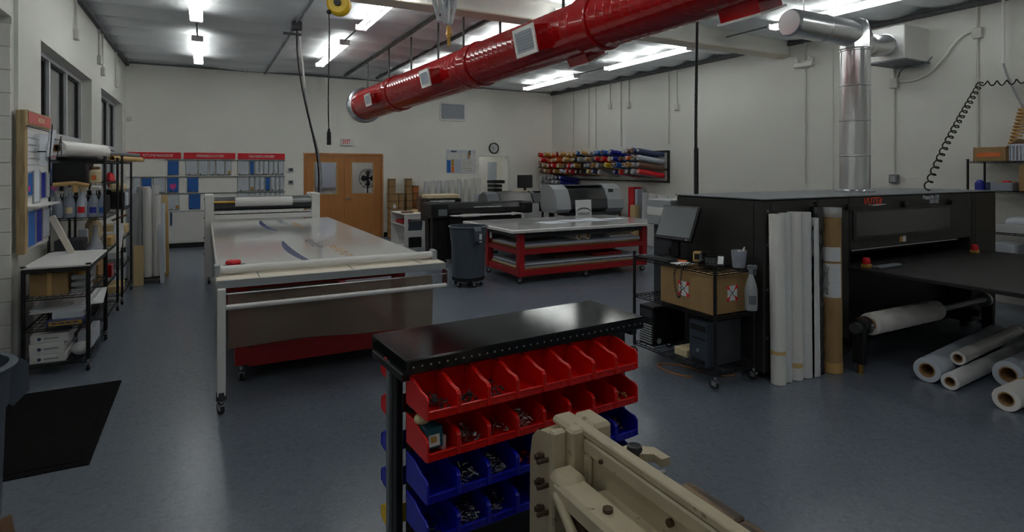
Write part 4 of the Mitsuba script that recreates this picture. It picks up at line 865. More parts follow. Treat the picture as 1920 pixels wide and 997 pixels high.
for k, (x0, x1, y0, y1, z, h, m, lab) in enumerate(((4.4, 4.95, 8.0, 8.5, .593, .07, 'm_dark_wood', 'dark flat box at the left of the upper shelf of the red table'), (6.0, 6.5, 7.75, 8.4, .593, .045, 'm_paper', 'white carton at the right of the upper shelf of the red table'), (6.02, 6.46, 7.8, 8.4, .6385, .03, 'm_offwhite', 'cream carton on the white carton in the red table'), (6.2, 6.5, 7.72, 7.95, .669, .025, 'm_pale_wood', 'small beige carton topmost on the right of the red table'), (5.0, 5.6, 7.9, 8.5, .294, .05, 'm_brown', 'brown flat package on the lower shelf of the red table'), (5.7, 6.3, 7.8, 8.4, .294, .06, 'm_red_frame', 'dark red flat package on the lower shelf of the red table'))):
    solo('flat_package', box(x0, y0, z, x1, y1, z + h, .004), m, lab, 'package')
for k, (x, lab) in enumerate(((5.36, 'left one of two cream paper tubes on the upper shelf of the red table'), (5.52, 'right one of two cream paper tubes on the upper shelf of the red table'))):
    t = thing('paper_tube', lab, 'tube', M=tf((x, 7.72 - .02 * k, .660)) @ rotv([0, 0, 1], [-.35, 1, 0])); part(t, 'sheet', pipe((0, 0, 0), (0, 0, .85), .066, .042, 20), 'm_offwhite'); part(t, 'core', pipe((0, 0, .002), (0, 0, .852), .042, .035, 16), 'm_tan')
solo('tag', box(4.185, 8.55, .60, 4.195, 8.62, .70, .002), 'm_paper', 'small white tag hanging at the left end of the red table', 'tag')


# ---------------------------------------------------------------- grey trash cans
def trash(lab, x, y, s, dolly, rot):
    t = thing('trash_can', lab, 'trash can', (x, y, 0), rot)
    z0 = .13 if dolly else .003
    H = .78 * s
    prof = [(0, z0), (.232 * s, z0), (.245 * s, z0 + .02), (.262 * s, z0 + H * .70), (.272 * s, z0 + H * .72), (.285 * s, z0 + H * .97), (.305 * s, z0 + H * .975), (.31 * s, z0 + H * .99), (.302 * s, z0 + H), (.275 * s, z0 + H), (.27 * s, z0 + H * .9), (.235 * s, z0 + .03), (0, z0 + .03)]
    part(t, 'body', lathe(prof, 40), 'm_bin_grey')
    for a in (0, 180):
        h = cat(mv(prism(Polygon([(.27, H - .24), (.29, H - .26), (.36, H - .20), (.355, H - .05), (.30, H + .0), (.27, H)]), -.055, .055, 'y').apply_scale([s, s, 1]), (0, 0, z0)))
        part(t, 'handle', h.apply_transform(tf(rz=a)), 'm_bin_grey')
    if dolly:
        part(t, 'dolly', cat(lathe([(0, .09), (.24 * s, .09), (.25 * s, .1), (.25 * s, .128), (0, .128)], 28)), 'm_black')
        for k in range(5): caster(t, (.2 * s * math.cos(k * 1.257), .2 * s * math.sin(k * 1.257), -.005), .95, k * 72)
    return t


t = trash('round grey trash can on a dolly between the red table and the black cutter', 3.5, 7.95, .98, True, -88)
part(t, 'tag', box(.345, .01, .68, .352, .05, .80), 'm_paper')
trash('grey trash can at the left edge in front of the black mat', -1.14, 3.72, 1.0, False, 35)
solo('floor_mat', cat(box(-1.44, 4.18, .0, -.60, 5.71, .008, .004), box(-1.38, 4.24, .008, -.66, 5.65, .012, .002)), 'm_mat', 'black floor mat in front of the short cart', 'mat')
solo('scrap_board', mv(box(-.06, -.008, 0, .06, .008, .16, .002), (-.80, 3.36, .003), rz=40, rx=-20), 'm_dark_wood', 'brown scrap of board leaning by the trash can at the lower left corner', 'board')

# ---------------------------------------------------------------- machines at the back
def plotter_stand(t, xs, y0, y1, z, mat='m_black'):
    for x in xs:
        part(t, 'leg', box(x - .05, (y0 + y1) / 2 - .04, .06, x + .05, (y0 + y1) / 2 + .04, z, .006), mat); part(t, 'foot', box(x - .035, y0 - .05, .02, x + .035, y1 + .05, .06, .008), mat)
    part(t, 'cross_bar', box(xs[0] + .05, (y0 + y1) / 2 - .02, .3, xs[-1] - .05, (y0 + y1) / 2 + .02, .36, .004), mat)


t = thing('vinyl_cutter', 'long black vinyl cutter behind the grey trash can', 'cutter')
part(t, 'body', prism(Polygon([(9.98, .93), (10.02, .90), (10.42, .90), (10.46, .94), (10.46, 1.06), (10.40, 1.10), (10.14, 1.10), (10.06, 1.04), (9.98, 1.0)]), 3.98, 5.55, 'x'), 'm_black')
part(t, 'end_cap', box(3.66, 9.94, .82, 3.98, 10.48, 1.12, .03), 'm_black'); part(t, 'end_cap', box(5.55, 9.96, .87, 5.80, 10.48, 1.10, .03), 'm_black')
part(t, 'control_panel', box(3.78, 9.925, .88, 3.95, 9.94, 1.0, .004), 'm_grey_dark'); part(t, 'top_rail', box(4.0, 10.02, 1.085, 5.55, 10.05, 1.10), 'm_charcoal'); part(t, 'light_bar', box(4.5, 9.972, 1.015, 5.1, 9.98, 1.028), 'm_paper_grey')
part(t, 'media', box(4.02, 9.80, .865, 5.5, 10.02, .885, .004), 'm_white', label='white sheet at the slot'); plotter_stand(t, (3.92, 5.6), 10.0, 10.45, .86)
part(t, 'media_basket', box(3.99, 9.9, .35, 5.5, 9.93, .84), 'm_black'); part(t, 'stand_panel', box(3.70, 10.02, .06, 4.30, 10.16, .82, .01), 'm_black')
t = thing('paper_box', 'cream topped black roll holder behind the black cutter', 'roll holder'); part(t, 'body', box(3.80, 10.56, .72, 4.50, 10.98, 1.16, .01), 'm_black'); part(t, 'lid', box(3.82, 10.60, 1.165, 4.48, 10.98, 1.24, .01), 'm_cream_plain'); part(t, 'slot', box(3.84, 10.55, 1.10, 4.36, 10.56, 1.13), 'm_paper_grey')
for x in (3.9, 4.4): part(t, 'leg', box(x - .03, 10.7, .003, x + .03, 10.9, .72), 'm_black')
t = thing('plotter', 'dark grey wide plotter with white paper hanging out, behind the red table', 'plotter')
prof = Polygon([(10.64, .86), (11.04, .86), (11.12, 1.0), (11.06, 1.16), (10.86, 1.24), (10.74, 1.2), (10.62, 1.02)])
part(t, 'body', prism(prof, 5.40, 6.20, 'x'), 'm_charcoal'); part(t, 'cover', prism(Polygon([(10.61, 1.0), (10.74, 1.205), (10.86, 1.25), (10.86, 1.262), (10.73, 1.222), (10.595, 1.01)]), 5.42, 6.18, 'x'), 'm_smoke', label='smoky curved cover')
part(t, 'end_housing', prism(prof.buffer(.025), 5.12, 5.40, 'x'), 'm_grey_dark'); part(t, 'end_housing', cat(prism(prof.buffer(.03), 6.20, 6.62, 'x'), box(6.62, 10.64, .8, 7.05, 11.12, 1.13, .03)), 'm_charcoal'); part(t, 'panel', box(6.3, 10.74, 1.262, 6.5, 10.89, 1.275, .004), 'm_grey')
part(t, 'paper', mv(box(5.95, -.004, -.5, 6.3, .004, 0), (0, 10.58, 1.02), rx=-3), 'm_paper'); plotter_stand(t, (5.3, 6.8), 10.64, 11.09, .86)
t = thing('printer', 'wide grey printer with dark middle and rounded light ends below the wall rack', 'printer')
prof = Polygon([(9.42, .95), (9.5, .88), (9.98, .88), (10.05, 1.0), (10.05, 1.32), (9.95, 1.42), (9.72, 1.43), (9.55, 1.34), (9.44, 1.12)])
part(t, 'body', prism(prof.buffer(-.02), 6.35, 7.27, 'x'), 'm_charcoal'); part(t, 'end_housing', prism(prof, 6.02, 6.35, 'x'), 'm_grey'); part(t, 'end_housing', prism(prof.buffer(.01), 7.25, 7.66, 'x'), 'm_grey')
part(t, 'window', prism(Polygon([(9.455, 1.13), (9.56, 1.325), (9.572, 1.318), (9.47, 1.12)]), 6.38, 7.24, 'x'), 'm_black_gloss'); part(t, 'top_cover', box(6.36, 9.6, 1.40, 7.24, 9.95, 1.418, .004), 'm_charcoal')
part(t, 'display', mv(box(-.06, -.004, -.035, .06, .004, .035, .003), (7.39, 9.515, 1.30), rx=-28), 'm_black'); part(t, 'lower_apron', box(6.38, 9.5, .80, 7.62, 9.98, .88, .01), 'm_charcoal'); plotter_stand(t, (6.5, 7.6), 9.5, 10.0, .82, 'm_grey_dark')
pp = part(t, 'printed_paper', mv(box(-.19, -.003, -.42, .19, .003, 0), (6.62, 9.4, 1.13), rx=-4), 'm_paper', label='white print with an arc over lettering')
part(pp, 'lettering', text('VERSABE', .05, '-y', (6.62, 9.378, .86), bold=True, width=.3), 'm_grey_dark'); part(pp, 'arc', prism(Polygon([(6.62 + .19 * math.cos(a), .86 + .12 * math.sin(a)) for a in np.linspace(.3, 2.6, 20)] + [(6.62 + .18 * math.cos(a), .86 + .10 * math.sin(a)) for a in np.linspace(2.6, .3, 20)]), -9.384, -9.378, 'y'), 'm_charcoal')
t = thing('computer_table', 'black table carrying the small monitor near the back wall', 'table'); part(t, 'top', box(6.2, 11.75, 1.18, 7.2, 12.35, 1.21, .004), 'm_black')
for x in (6.24, 7.12):
    for y in (11.79, 12.27): part(t, 'leg', box(x, y, .003, x + .04, y + .04, 1.18), 'm_black')
t = thing('monitor', 'small black monitor on the black table by the back wall', 'monitor', (6.76, 12.0, 1.21)); part(t, 'base', box(-.12, -.08, 0, .12, .08, .012, .004), 'm_black'); part(t, 'neck', box(-.03, -.015, .012, .03, .015, .1), 'm_black'); part(t, 'housing', box(-.2, -.03, .08, .2, .02, .39, .008), 'm_black'); part(t, 'screen', box(-.185, -.034, .1, .185, -.03, .375), 'm_screen_off')
solo('keyboard', box(6.4, 11.8, 1.211, 6.85, 11.95, 1.235, .005), 'm_cream_plain', 'cream keyboard on the black table near the small monitor', 'keyboard')
t = thing('side_cabinet', 'black cabinet under the stacked letter trays by the doorway', 'cabinet'); part(t, 'body', box(6.25, 12.95, .003, 6.85, 13.45, 1.06, .006), 'm_black'); part(t, 'door', box(6.27, 12.935, .05, 6.83, 12.95, 1.0), 'm_charcoal')
for k in range(4):
    t = thing('letter_tray', f'black letter tray on the black cabinet by the doorway, {["lowest", "second from below", "third from below", "topmost"][k]} of the stack', 'tray'); part(t, 'tray', openbox(6.42 - .01 * (k == 3), 13.0, 1.061 + k * .105, 6.66 + .08 * (k == 3), 13.35, 1.14 + k * .105, .006), 'm_black'); part(t, 'papers', box(6.44, 13.02, 1.068 + k * .105, 6.64, 13.3, 1.08 + k * .105), 'm_paper')
    if k < 3: part(t, 'riser', cat(box(6.43, 13.32, 1.14 + k * .105, 6.44, 13.34, 1.166 + k * .105), box(6.64, 13.32, 1.14 + k * .105, 6.65, 13.34, 1.166 + k * .105)), 'm_steel')
solo('office_bag', mv(trimesh.creation.icosphere(2, .16).apply_scale([1, .7, 1]), (6.38, 12.75, .93)), 'm_black', 'black padded chair back beside the black cabinet', 'chair back') if 0 else None

# ---------------------------------------------------------------- cardboard, white rolls and the white cabinet by the door
for k, (x0, x1, y0, y1, h, m, lab) in enumerate(((4.10, 4.33, 14.18, 14.40, 1.13, 'm_cardboard', 'wide cardboard carton standing next to the double door'), (4.17, 4.33, 14.44, 14.62, 1.49, 'm_cardboard', 'tall narrow cardboard carton standing behind the wide one by the door'), (4.345, 4.47, 14.2, 14.42, 1.12, 'm_cardboard', 'narrow cardboard carton standing beside the wide carton'), (4.56, 4.70, 14.2, 14.4, 1.14, 'm_cardboard', 'cardboard carton standing at the left of the dark frames'), (4.62, 4.77, 14.44, 14.62, 1.49, 'm_cardboard', 'tall cardboard carton standing behind the dark frames'), (4.79, 4.94, 14.42, 14.6, 1.3, 'm_orange_card', 'orange brown carton standing beside the white rolls'))):
    t = thing('standing_carton', lab, 'box'); part(t, 'body', box(x0, y0, .003, x1, y1, h, .004), m)
    for z in np.arange(.2, h, .18): part(t, 'tape_band', box(x0 - .0012, y0 - .0012, z, x1 + .0012, y1, z + .022), 'm_brown')
    if k == 0: part(t, 'label', box(x0 + .09, y0 - .003, .75, x0 + .16, y0 - .0012, .85), 'm_paper')
for k, (x, a, m, lab) in enumerate(((4.78, 4, 'm_dark_wood', 'dark wooden frame leaning by the cartons'), (4.97, 7, 'm_charcoal', 'charcoal panel leaning by the cartons, nearest the white rolls'))):
    t = thing('leaning_picture', lab, 'frame', M=tf((x, 14.02, .004), rx=-a * .7, ry=a)); part(t, 'panel', box(-.07, -.012, 0, .07, .0, 1.04, .003), m); part(t, 'edge', box(-.085, -.02, 0, -.07, .006, 1.05, .003), 'm_brown')
rg = random.Random(11)
for k in range(18):
    x = 5.06 + k * .095; back = k % 2
    h = rg.uniform(1.36, 1.48) if k < 12 or back else rg.uniform(.95, 1.2)
    t = thing('paper_roll', f'white paper roll standing against the back wall, {ORD[k]} from the left', 'roll', M=tf((x, 14.22 + .2 * back, .003), rx=-.8 + .4 * rg.random(), ry=rg.uniform(-.6, .6)))
    r = rg.uniform(.05, .062); part(t, 'sheet', pipe((0, 0, 0), (0, 0, h), r, r * .7, 18), rg.choice(['m_white_matte', 'm_paper', 'm_bluewhite', 'm_white'])); part(t, 'core', pipe((0, 0, 0), (0, 0, h - .004), r * .7, r * .6, 12), 'm_core')
t = thing('white_cabinet', 'small white open cabinet with a bin slot standing beside the vinyl cutter', 'cabinet')
x0, x1, y0, y1, h = 3.76, 4.22, 11.9, 12.9, .78
part(t, 'top', box(x0 - .01, y0 - .01, h - .02, x1 + .01, y1, h, .003), 'm_white'); part(t, 'bottom', box(x0, y0, .003, x1, y1, .03), 'm_white'); part(t, 'shelf', box(x0, y0 + .02, .52, x1 - .02, y1 - .02, .54), 'm_white'); part(t, 'back_panel', box(x1 - .02, y0, .03, x1, y1, h - .02), 'm_white'); part(t, 'end_panel', box(x0, y1 - .02, .03, x1 - .02, y1, h - .02), 'm_white')
fr = Polygon([(x0, .03), (x1 - .02, .03), (x1 - .02, h - .02), (x0, h - .02)], [[(x0 + .09, .06), (x0 + .38, .06), (x0 + .38, .28), (x0 + .09, .28)], [(x0 + .08, .42), (x0 + .39, .42), (x0 + .39, .66), (x0 + .08, .66)]])
part(t, 'front_panel', prism(fr, -y0 - .02, -y0, 'y'), 'm_white'); part(t, 'tray', mv(box(-.15, -.012, -.11, .15, .012, .11, .004), (x0 + .235, y0 - .02, .53), rx=18), 'm_bin_grey', label='grey tilted flap')
part(t, 'waste_bin', openbox(x0 + .10, y0 - .02, .061, x0 + .37, y0 + .25, .27, .006), 'm_black', label='black waste bin')
solo('folded_cloth', box(3.8, 12.2, .541, 4.05, 12.7, .62, .02), 'm_red_frame', 'dark red folded cloth on the shelf of the white cabinet', 'cloth'); solo('cable_coil', mv(lathe([(.08, 0), (.13, 0), (.14, .02), (.13, .035), (.08, .03)], 24, close=True), (3.92, 12.2, .781)), 'm_brown', 'coil of dark brown tubing on top of the white cabinet', 'coil')
solo('pale_block', box(4.1, 12.3, .781, 4.2, 12.45, .84, .004), 'm_pale_wood', 'small pale block on top of the white cabinet', 'block')
# ---------------------------------------------------------------- rolls in the rack on the right wall
t = thing('wall_rack', 'black peg rack on the right wall holding rows of coloured rolls', 'rack')
part(t, 'frame', cat(box(9.14, 9.70, 1.44, 9.185, 9.74, 2.16), box(9.14, 14.42, .9, 9.185, 14.46, 2.16), box(9.14, 9.74, 2.12, 9.185, 14.42, 2.16), box(9.14, 9.74, 1.44, 9.185, 14.42, 1.47), box(9.14, 9.74, 1.72, 9.185, 14.42, 1.75)), 'm_black')
COLS = {'navy': 'm_navy', 'silver grey': 'm_grey', 'white': 'm_bluewhite', 'brown': 'm_brown', 'red': 'm_red_sign', 'blue': 'm_blue', 'dark blue': 'm_blue_dark', 'black': 'm_black', 'tan': 'm_tan', 'orange': 'm_orange', 'yellow': 'm_yellow', 'charcoal': 'm_charcoal', 'dark red': 'm_red_frame', 'gold': 'm_gold'}
fixed = {(0, 0): 'navy', (0, 1): 'navy', (1, 0): 'white', (1, 1): 'silver grey', (2, 0): 'brown', (3, 0): 'red', (3, 1): 'silver grey', (3, 2): 'charcoal', (2, 1): 'white', (2, 2): 'tan', (1, 2): 'orange', (0, 2): 'brown', (0, 5): 'dark blue', (0, 6): 'blue', (1, 5): 'dark blue', (1, 8): 'red', (1, 7): 'red', (2, 6): 'yellow', (3, 5): 'dark blue', (2, 8): 'silver grey', (3, 8): 'silver grey', (0, 9): 'blue', (0, 10): 'silver grey', (1, 12): 'silver grey', (1, 13): 'charcoal', (2, 13): 'gold', (3, 12): 'charcoal', (3, 14): 'dark red', (3, 15): 'dark red', (1, 17): 'orange', (2, 18): 'red', (1, 16): 'tan'}
RROW = ['top', 'second', 'third', 'bottom']
rg = random.Random(21)
ROLL_SHAPES = {}


def vinyl_roll(y, zw, r, l, colname, label, tilt=.13):
    key = (round(r, 3), round(l, 2))
    if key not in ROLL_SHAPES:
        ROLL_SHAPES[key] = (ply(pipe((0, 0, 0), (0, 0, l - .015), r, r * .62, 20), 'm_white'), ply(pipe((0, 0, -.01), (0, 0, l), r * .62, r * .47, 16), 'm_core'), ply(pipe((0, 0, -.01), (0, 0, l), r * .62, r * .47, 16), 'm_white'))
    sh, co, cw = ROLL_SHAPES[key]
    M = tf((9.13, y, zw)) @ rotv([0, 0, 1], [-1, 0, tilt])
    t = thing('vinyl_roll', label, 'roll', M=M)
    part(t, 'sheet', sh, COLS[colname]); part(t, 'core', co if rg.random() < .35 else cw)


for c in range(23):
    for r_ in range(4):
        if (r_, c) not in fixed and rg.random() < .16: continue
        col = fixed.get((r_, c)) or rg.choice(['silver grey', 'white', 'black', 'brown', 'tan', 'charcoal', 'navy', 'silver grey', 'red', 'gold', 'blue', 'tan'] if c < 17 else ['tan', 'brown', 'red', 'gold', 'tan', 'orange', 'dark red'])
        vinyl_roll(9.86 + c * .198, 2.06 - .155 * r_, rg.choice([.05, .058, .064]), rg.choice([.62, .68, .74]) if (r_, c) not in fixed or c > 2 else .74, col, f'{col} roll in the wall rack, {RROW[r_]} row, {ORD[c]} from its right end')
for c in range(6):
    for r_ in range(4):
        col = [['dark blue', 'navy', 'silver grey', 'white', 'silver grey', 'white'], ['dark blue', 'silver grey', 'white', 'silver grey', 'white', 'silver grey'], ['navy', 'white', 'silver grey', 'white', 'silver grey', 'white'], ['silver grey', 'white', 'charcoal', 'silver grey', 'white', 'tan']][r_][c]
        vinyl_roll(13.2 + c * .2, 1.43 - .125 * r_, .054, .62, col, f'{col} roll under the rack near the corner, {["top", "second", "third", "bottom"][r_]} row, {ORD[c]} from right')
solo('red_box', cat(box(8.92, 10.62, .003, 9.16, 10.82, 1.31, .006)), 'm_red_sign', 'tall narrow red box standing below the wall rack', 'box'); solo('foam_sheet', box(8.94, 10.5, .003, 9.16, 10.6, 1.27, .004), 'm_bluewhite', 'tall pale sheet standing beside the red box', 'sheet'); solo('small_carton', box(8.80, 10.42, .003, 8.92, 10.6, .9, .004), 'm_pale_wood', 'small pale carton in front of the pale panel by the red box', 'carton')
for k in range(6):
    t = thing('standing_roll', f'tall white roll standing against the right wall near the red box, {ORD[k]} from the left', 'roll', M=tf((8.93 + .04 * (k % 2), 10.24 - k * .16, .003), ry=1.0)); part(t, 'sheet', pipe((0, 0, 0), (0, 0, 1.2 - .015 * k), .074, .05, 20), 'm_white_matte' if k % 2 else 'm_paper'); part(t, 'core', pipe((0, 0, 0), (0, 0, 1.19 - .015 * k), .05, .042, 14), 'm_core')
t = thing('side_table', 'low table with a pale top and jars behind the red work table', 'table'); part(t, 'top', box(8.25, 10.9, .80, 8.85, 12.0, .83, .004), 'm_offwhite'); part(t, 'apron', box(8.28, 10.93, .72, 8.82, 11.97, .80), 'm_dark_wood')
for x in (8.29, 8.77):
    for y in (10.94, 11.92): part(t, 'leg', box(x, y, .003, x + .04, y + .04, .72), 'm_dark_wood')
for k, (y, m, lab) in enumerate(((11.2, 'm_offwhite', 'cream jar on the low table behind the red work table'), (11.45, 'm_brown', 'brown jar on the low table behind the red work table'), (11.7, 'm_white', 'white jar on the low table behind the red work table'))):
    solo('jar', lathe([(0, 0), (.05, 0), (.05, .13), (.03, .15), (.03, .17), (0, .17)], 16), m, lab, 'jar', (8.5, y, .831))

# ---------------------------------------------------------------- the big black printer
t = thing('flatbed_printer', 'big black flatbed printer along the right side of the room', 'printer')
part(t, 'left_housing', box(4.06, 3.2, .06, 5.22, 4.2, 1.49, .012), 'm_oven'); part(t, 'right_housing', box(7.42, 3.2, .06, 7.98, 4.2, 1.49, .012), 'm_oven')
part(t, 'hood', box(5.225, 3.2, 1.0, 7.415, 4.2, 1.49, .008), 'm_oven'); part(t, 'rear_panel', box(5.225, 3.75, .06, 7.415, 4.2, 1.0), 'm_black')
part(t, 'top_plate', box(4.05, 3.19, 1.49, 7.99, 4.21, 1.502, .003), 'm_oven_top_sheen', label='top plate with its reflection painted in lighter grey')
wn = part(t, 'window_frame', prism(Polygon([(5.26, 1.09), (7.02, 1.09), (7.02, 1.37), (5.26, 1.37)], [[(5.31, 1.12), (6.97, 1.12), (6.97, 1.345), (5.31, 1.345)]]), -3.2, -3.188, 'y'), 'm_oven'); part(wn, 'window', box(5.31, 3.19, 1.12, 6.97, 3.198, 1.345), 'm_black_gloss', label='dark glossy window')
part(t, 'hood_edge', box(5.23, 3.182, .992, 7.1, 3.2, 1.003, .003), 'm_steel', label='bright lower hood edge'); part(t, 'seam', box(5.22, 3.197, 1.392, 7.40, 3.1995, 1.397), 'm_black')
for x in (4.14, 5.215, 7.44, 7.5): part(t, 'seam', box(x, 3.1975, .08, x + .006, 3.1995, 1.47), 'm_black')
part(t, 'seam', box(4.0575, 3.30, .08, 4.0595, 3.306, 1.47), 'm_black')
for x in (5.17, 6.08, 6.95):
    k_ = part(t, 'star_knob', cat(*[mv(box(-.03, -.012, -.009, .03, .012, .009, .004), (x, 3.18, 1.40)).apply_transform(trimesh.transformations.rotation_matrix(a, [0, 1, 0], [x, 3.18, 1.40])) for a in (0, PI / 3, 2 * PI / 3)], cyl((x, 3.2, 1.4), (x, 3.165, 1.4), .013, 10)), 'm_black')
for z in (.35, .75, 1.12, 1.4):
    for x in (4.1, 4.7): part(t, 'screw', cyl((x, 3.2, z), (x, 3.195, z), .008, 8), 'm_steel')
lg = part(t, 'emblem', text('VUTEk', .062, '-y', (5.585, 3.199, 1.446), bold=True, slant=.2, width=.30, depth=.004), 'm_logo_red', label='red lettering'); part(lg, 'underline', prism(Polygon([(5.5, 1.405), (5.62, 1.398), (5.78, 1.405), (5.80, 1.412), (5.65, 1.41)]), -3.199, -3.195, 'y'), 'm_paper')
part(t, 'model_lettering', text('PressVu UV', .042, '-y', (6.60, 3.199, 1.458), bold=True, slant=.15, width=.32, depth=.003), 'm_paper_grey', label='pale lettering'); part(t, 'model_lettering', text('180 EC', .036, '-y', (6.66, 3.199, 1.412), bold=True, slant=.15, width=.18, depth=.003), 'm_paper_grey')
part(t, 'warning_label', box(6.03, 3.197, 1.03, 6.08, 3.1992, 1.085), 'm_gold'); part(t, 'warning_label', box(6.085, 3.197, 1.03, 6.14, 3.1992, 1.09), 'm_paper')
part(t, 'bed', box(5.20, .95, .815, 7.6, 3.74, .85, .006), 'm_bed', label='dark flat bed'); part(t, 'bed_beam', box(5.9, 1.1, .72, 6.0, 3.19, .815), 'm_black'); part(t, 'bed_beam', box(7.3, 1.1, .72, 7.4, 3.19, .815), 'm_black'); part(t, 'bed_beam', box(6.0, 1.5, .72, 7.3, 1.6, .815), 'm_black')
for x in (5.91, 7.31):
    for y in (1.15,): part(t, 'bed_leg', box(x, y, .06, x + .08, y + .08, .72), 'm_black'); part(t, 'leveling_foot', cyl((x + .04, y + .04, .0), (x + .04, y + .04, .06), .035, 12), 'm_black')
part(t, 'lower_cabinet', box(5.225, 3.42, .06, 7.415, 3.745, .785), 'm_black')
part(t, 'gantry_bar', box(5.23, 3.5, .9, 7.41, 3.62, .97), 'm_black'); part(t, 'clamp_bar', box(5.30, 2.98, .851, 5.66, 3.05, .876, .006), 'm_grey_dark', label='grey clamp bar')
for x in (5.30, 7.25):
    e = part(t, 'stop_switch', box(x - .03, 3.06, .851, x + .03, 3.13, .885, .004), 'm_gold'); part(e, 'button', lathe([(0, .885), (.03, .885), (.034, .91), (.028, .94), (0, .945)], 14).apply_translation((x, 3.095, 0)), 'm_red_sign', label='red stop button')
for x in (4.2, 5.1, 7.5, 7.9):
    for y in (3.3, 4.1): part(t, 'leveling_foot', cyl((x, y, .0), (x, y, .06), .04, 12), 'm_black')
part(t, 'unwind_support', box(4.925, 2.90, .08, 4.975, 3.0, .44, .006), 'm_black'); part(t, 'unwind_support', box(7.165, 2.90, .08, 7.215, 3.0, .44, .006), 'm_black')
for x in (4.95, 7.19): part(t, 'leveling_foot', cyl((x, 2.94, 0), (x, 2.94, .08), .022, 10), 'm_brass'); part(t, 'support_arm', box(x - .03, 3.02, .2, x + .03, 3.42, .26), 'm_black')
part(t, 'unwind_shaft', cyl((4.88, 2.95, .40), (7.18, 2.95, .40), .03, 16), 'm_grey', label='grey unwind shaft')
for x in (5.02, 7.10): part(t, 'chuck', cat(cyl((x - .02, 2.95, .4), (x + .02, 2.95, .4), .075, 22), cyl((x + .02, 2.95, .4), (x + .035, 2.95, .4), .06, 22)), 'm_steel')
part(t, 'chuck_hub', cyl((4.84, 2.93, .40), (4.90, 2.93, .40), .045, 16), 'm_charcoal')
t = thing('media_roll', 'white roll mounted on the shaft below the flatbed of the big printer', 'roll'); part(t, 'sheet', pipe((5.10, 2.95, .4), (6.16, 2.95, .4), .094, .055, 28), 'm_white_matte'); part(t, 'core', pipe((5.095, 2.95, .4), (6.17, 2.95, .4), .055, .0305, 20), 'm_core')
t = thing('ink_unit', 'small grey and white box standing behind the left end of the big printer', 'box'); part(t, 'body', box(4.04, 4.26, 1.18, 4.3, 4.6, 1.44, .01), 'm_grey'); part(t, 'band', box(4.035, 4.27, 1.28, 4.04, 4.59, 1.36), 'm_white'); part(t, 'stand', box(4.1, 4.3, .003, 4.26, 4.56, 1.18), 'm_charcoal')
for k in range(3):
    solo('metal_bar', cyl((7.1 + .05 * k, 2.62 - .14 * k, .035), (8.3 + .05 * k, 2.52 - .16 * k, .035), .03, 12), 'm_grey', f'grey metal bar lying on the floor beyond the rolls, {["farthest", "middle", "nearest"][k]} of three', 'bar')

# things leaning on it
for k, (x, y, r, h, m, rx, ry, lab) in enumerate(((4.125, 3.115, .058, 1.375, 'm_white_matte', -.9, 0, 'white paper roll leaning on the printer, leftmost of the four'), (4.235, 3.125, .046, 1.38, 'm_paper', -.9, .2, 'white paper roll leaning on the printer, second from the left'), (4.345, 3.118, .055, 1.385, 'm_white_matte', -.9, .2, 'white paper roll leaning on the printer, third from the left'), (4.465, 3.115, .055, 1.38, 'm_paper', -.9, .5, 'white paper roll leaning on the printer, rightmost of the four'))):
    t = thing('leaning_roll', lab, 'roll', M=tf((x, y, .003), rx=rx, ry=ry)); part(t, 'sheet', pipe((0, 0, 0), (0, 0, h), r, r * .7, 24), m); part(t, 'core', pipe((0, 0, .0), (0, 0, h - .003), r * .7, r * .6, 16), 'm_core')
    if k in (0, 2): part(t, 'tape', pipe((0, 0, .24 if k == 0 else .10), (0, 0, .27 if k == 0 else .14), r + .0015, r - .002, 24), 'm_pale_tape', label='strip of tan tape')
fl = np.linspace(0, 1.33, 16); aa = np.linspace(-2.2, .6 , 10)
v = [[4.53 + .055 * math.cos(a) * (1 + .25 * (1 - z / 1.33)) + .02 * (1 - z / 1.33), 3.11 + .06 * math.sin(a), z + .004] for z in fl for a in aa]
idx = np.arange(len(v)).reshape(16, 10); q = np.stack([idx[:-1, :-1], idx[:-1, 1:], idx[1:, 1:], idx[1:, :-1]], -1).reshape(-1, 4)
solo('loose_sheet', tri(v, np.vstack([q[:, [0, 1, 2]], q[:, [0, 2, 3]]])), 'm_paper', 'loose curled white sheet beside the four white rolls', 'paper', smooth=True)
t = thing('leaning_roll', 'black plastic wrapped roll leaning on the printer', 'roll', M=tf((4.64, 3.12, .003), rx=-.5)); pts = [(0.0, 0, z) for z in np.linspace(0, 1.42, 40)]
part(t, 'wrap', sweep(pts, [.052 + .004 * math.sin(k * 1.7) + .003 * math.sin(k * .6) for k in range(40)], 18), 'm_black_gloss'); part(t, 'twist', sweep([(0, 0, 1.42), (.01, 0, 1.44), (.0, .01, 1.46)], [.02, .015, .025], 8), 'm_black_gloss')
t = thing('leaning_tube', 'tall brown cardboard tube with white labels leaning on the printer', 'tube', M=tf((4.785, 3.085, .003), rx=-.6))
part(t, 'body', pipe((0, 0, 0), (0, 0, 1.37), .080, .06, 32), 'm_cardboard'); part(t, 'end_ring', pipe((0, 0, .0), (0, 0, .09), .0835, .0795, 32), 'm_tan'); part(t, 'plastic_cap', cat(pipe((0, 0, 1.33), (0, 0, 1.41), .085, .0795, 32), cyl((0, 0, 1.36), (0, 0, 1.372), .079, 24)), 'm_hose'); part(t, 'cap_knob', mv(cat(box(-.03, -.012, 1.372, .03, .012, 1.40, .004), box(-.012, -.03, 1.372, .012, .03, 1.40, .004))), 'm_black')


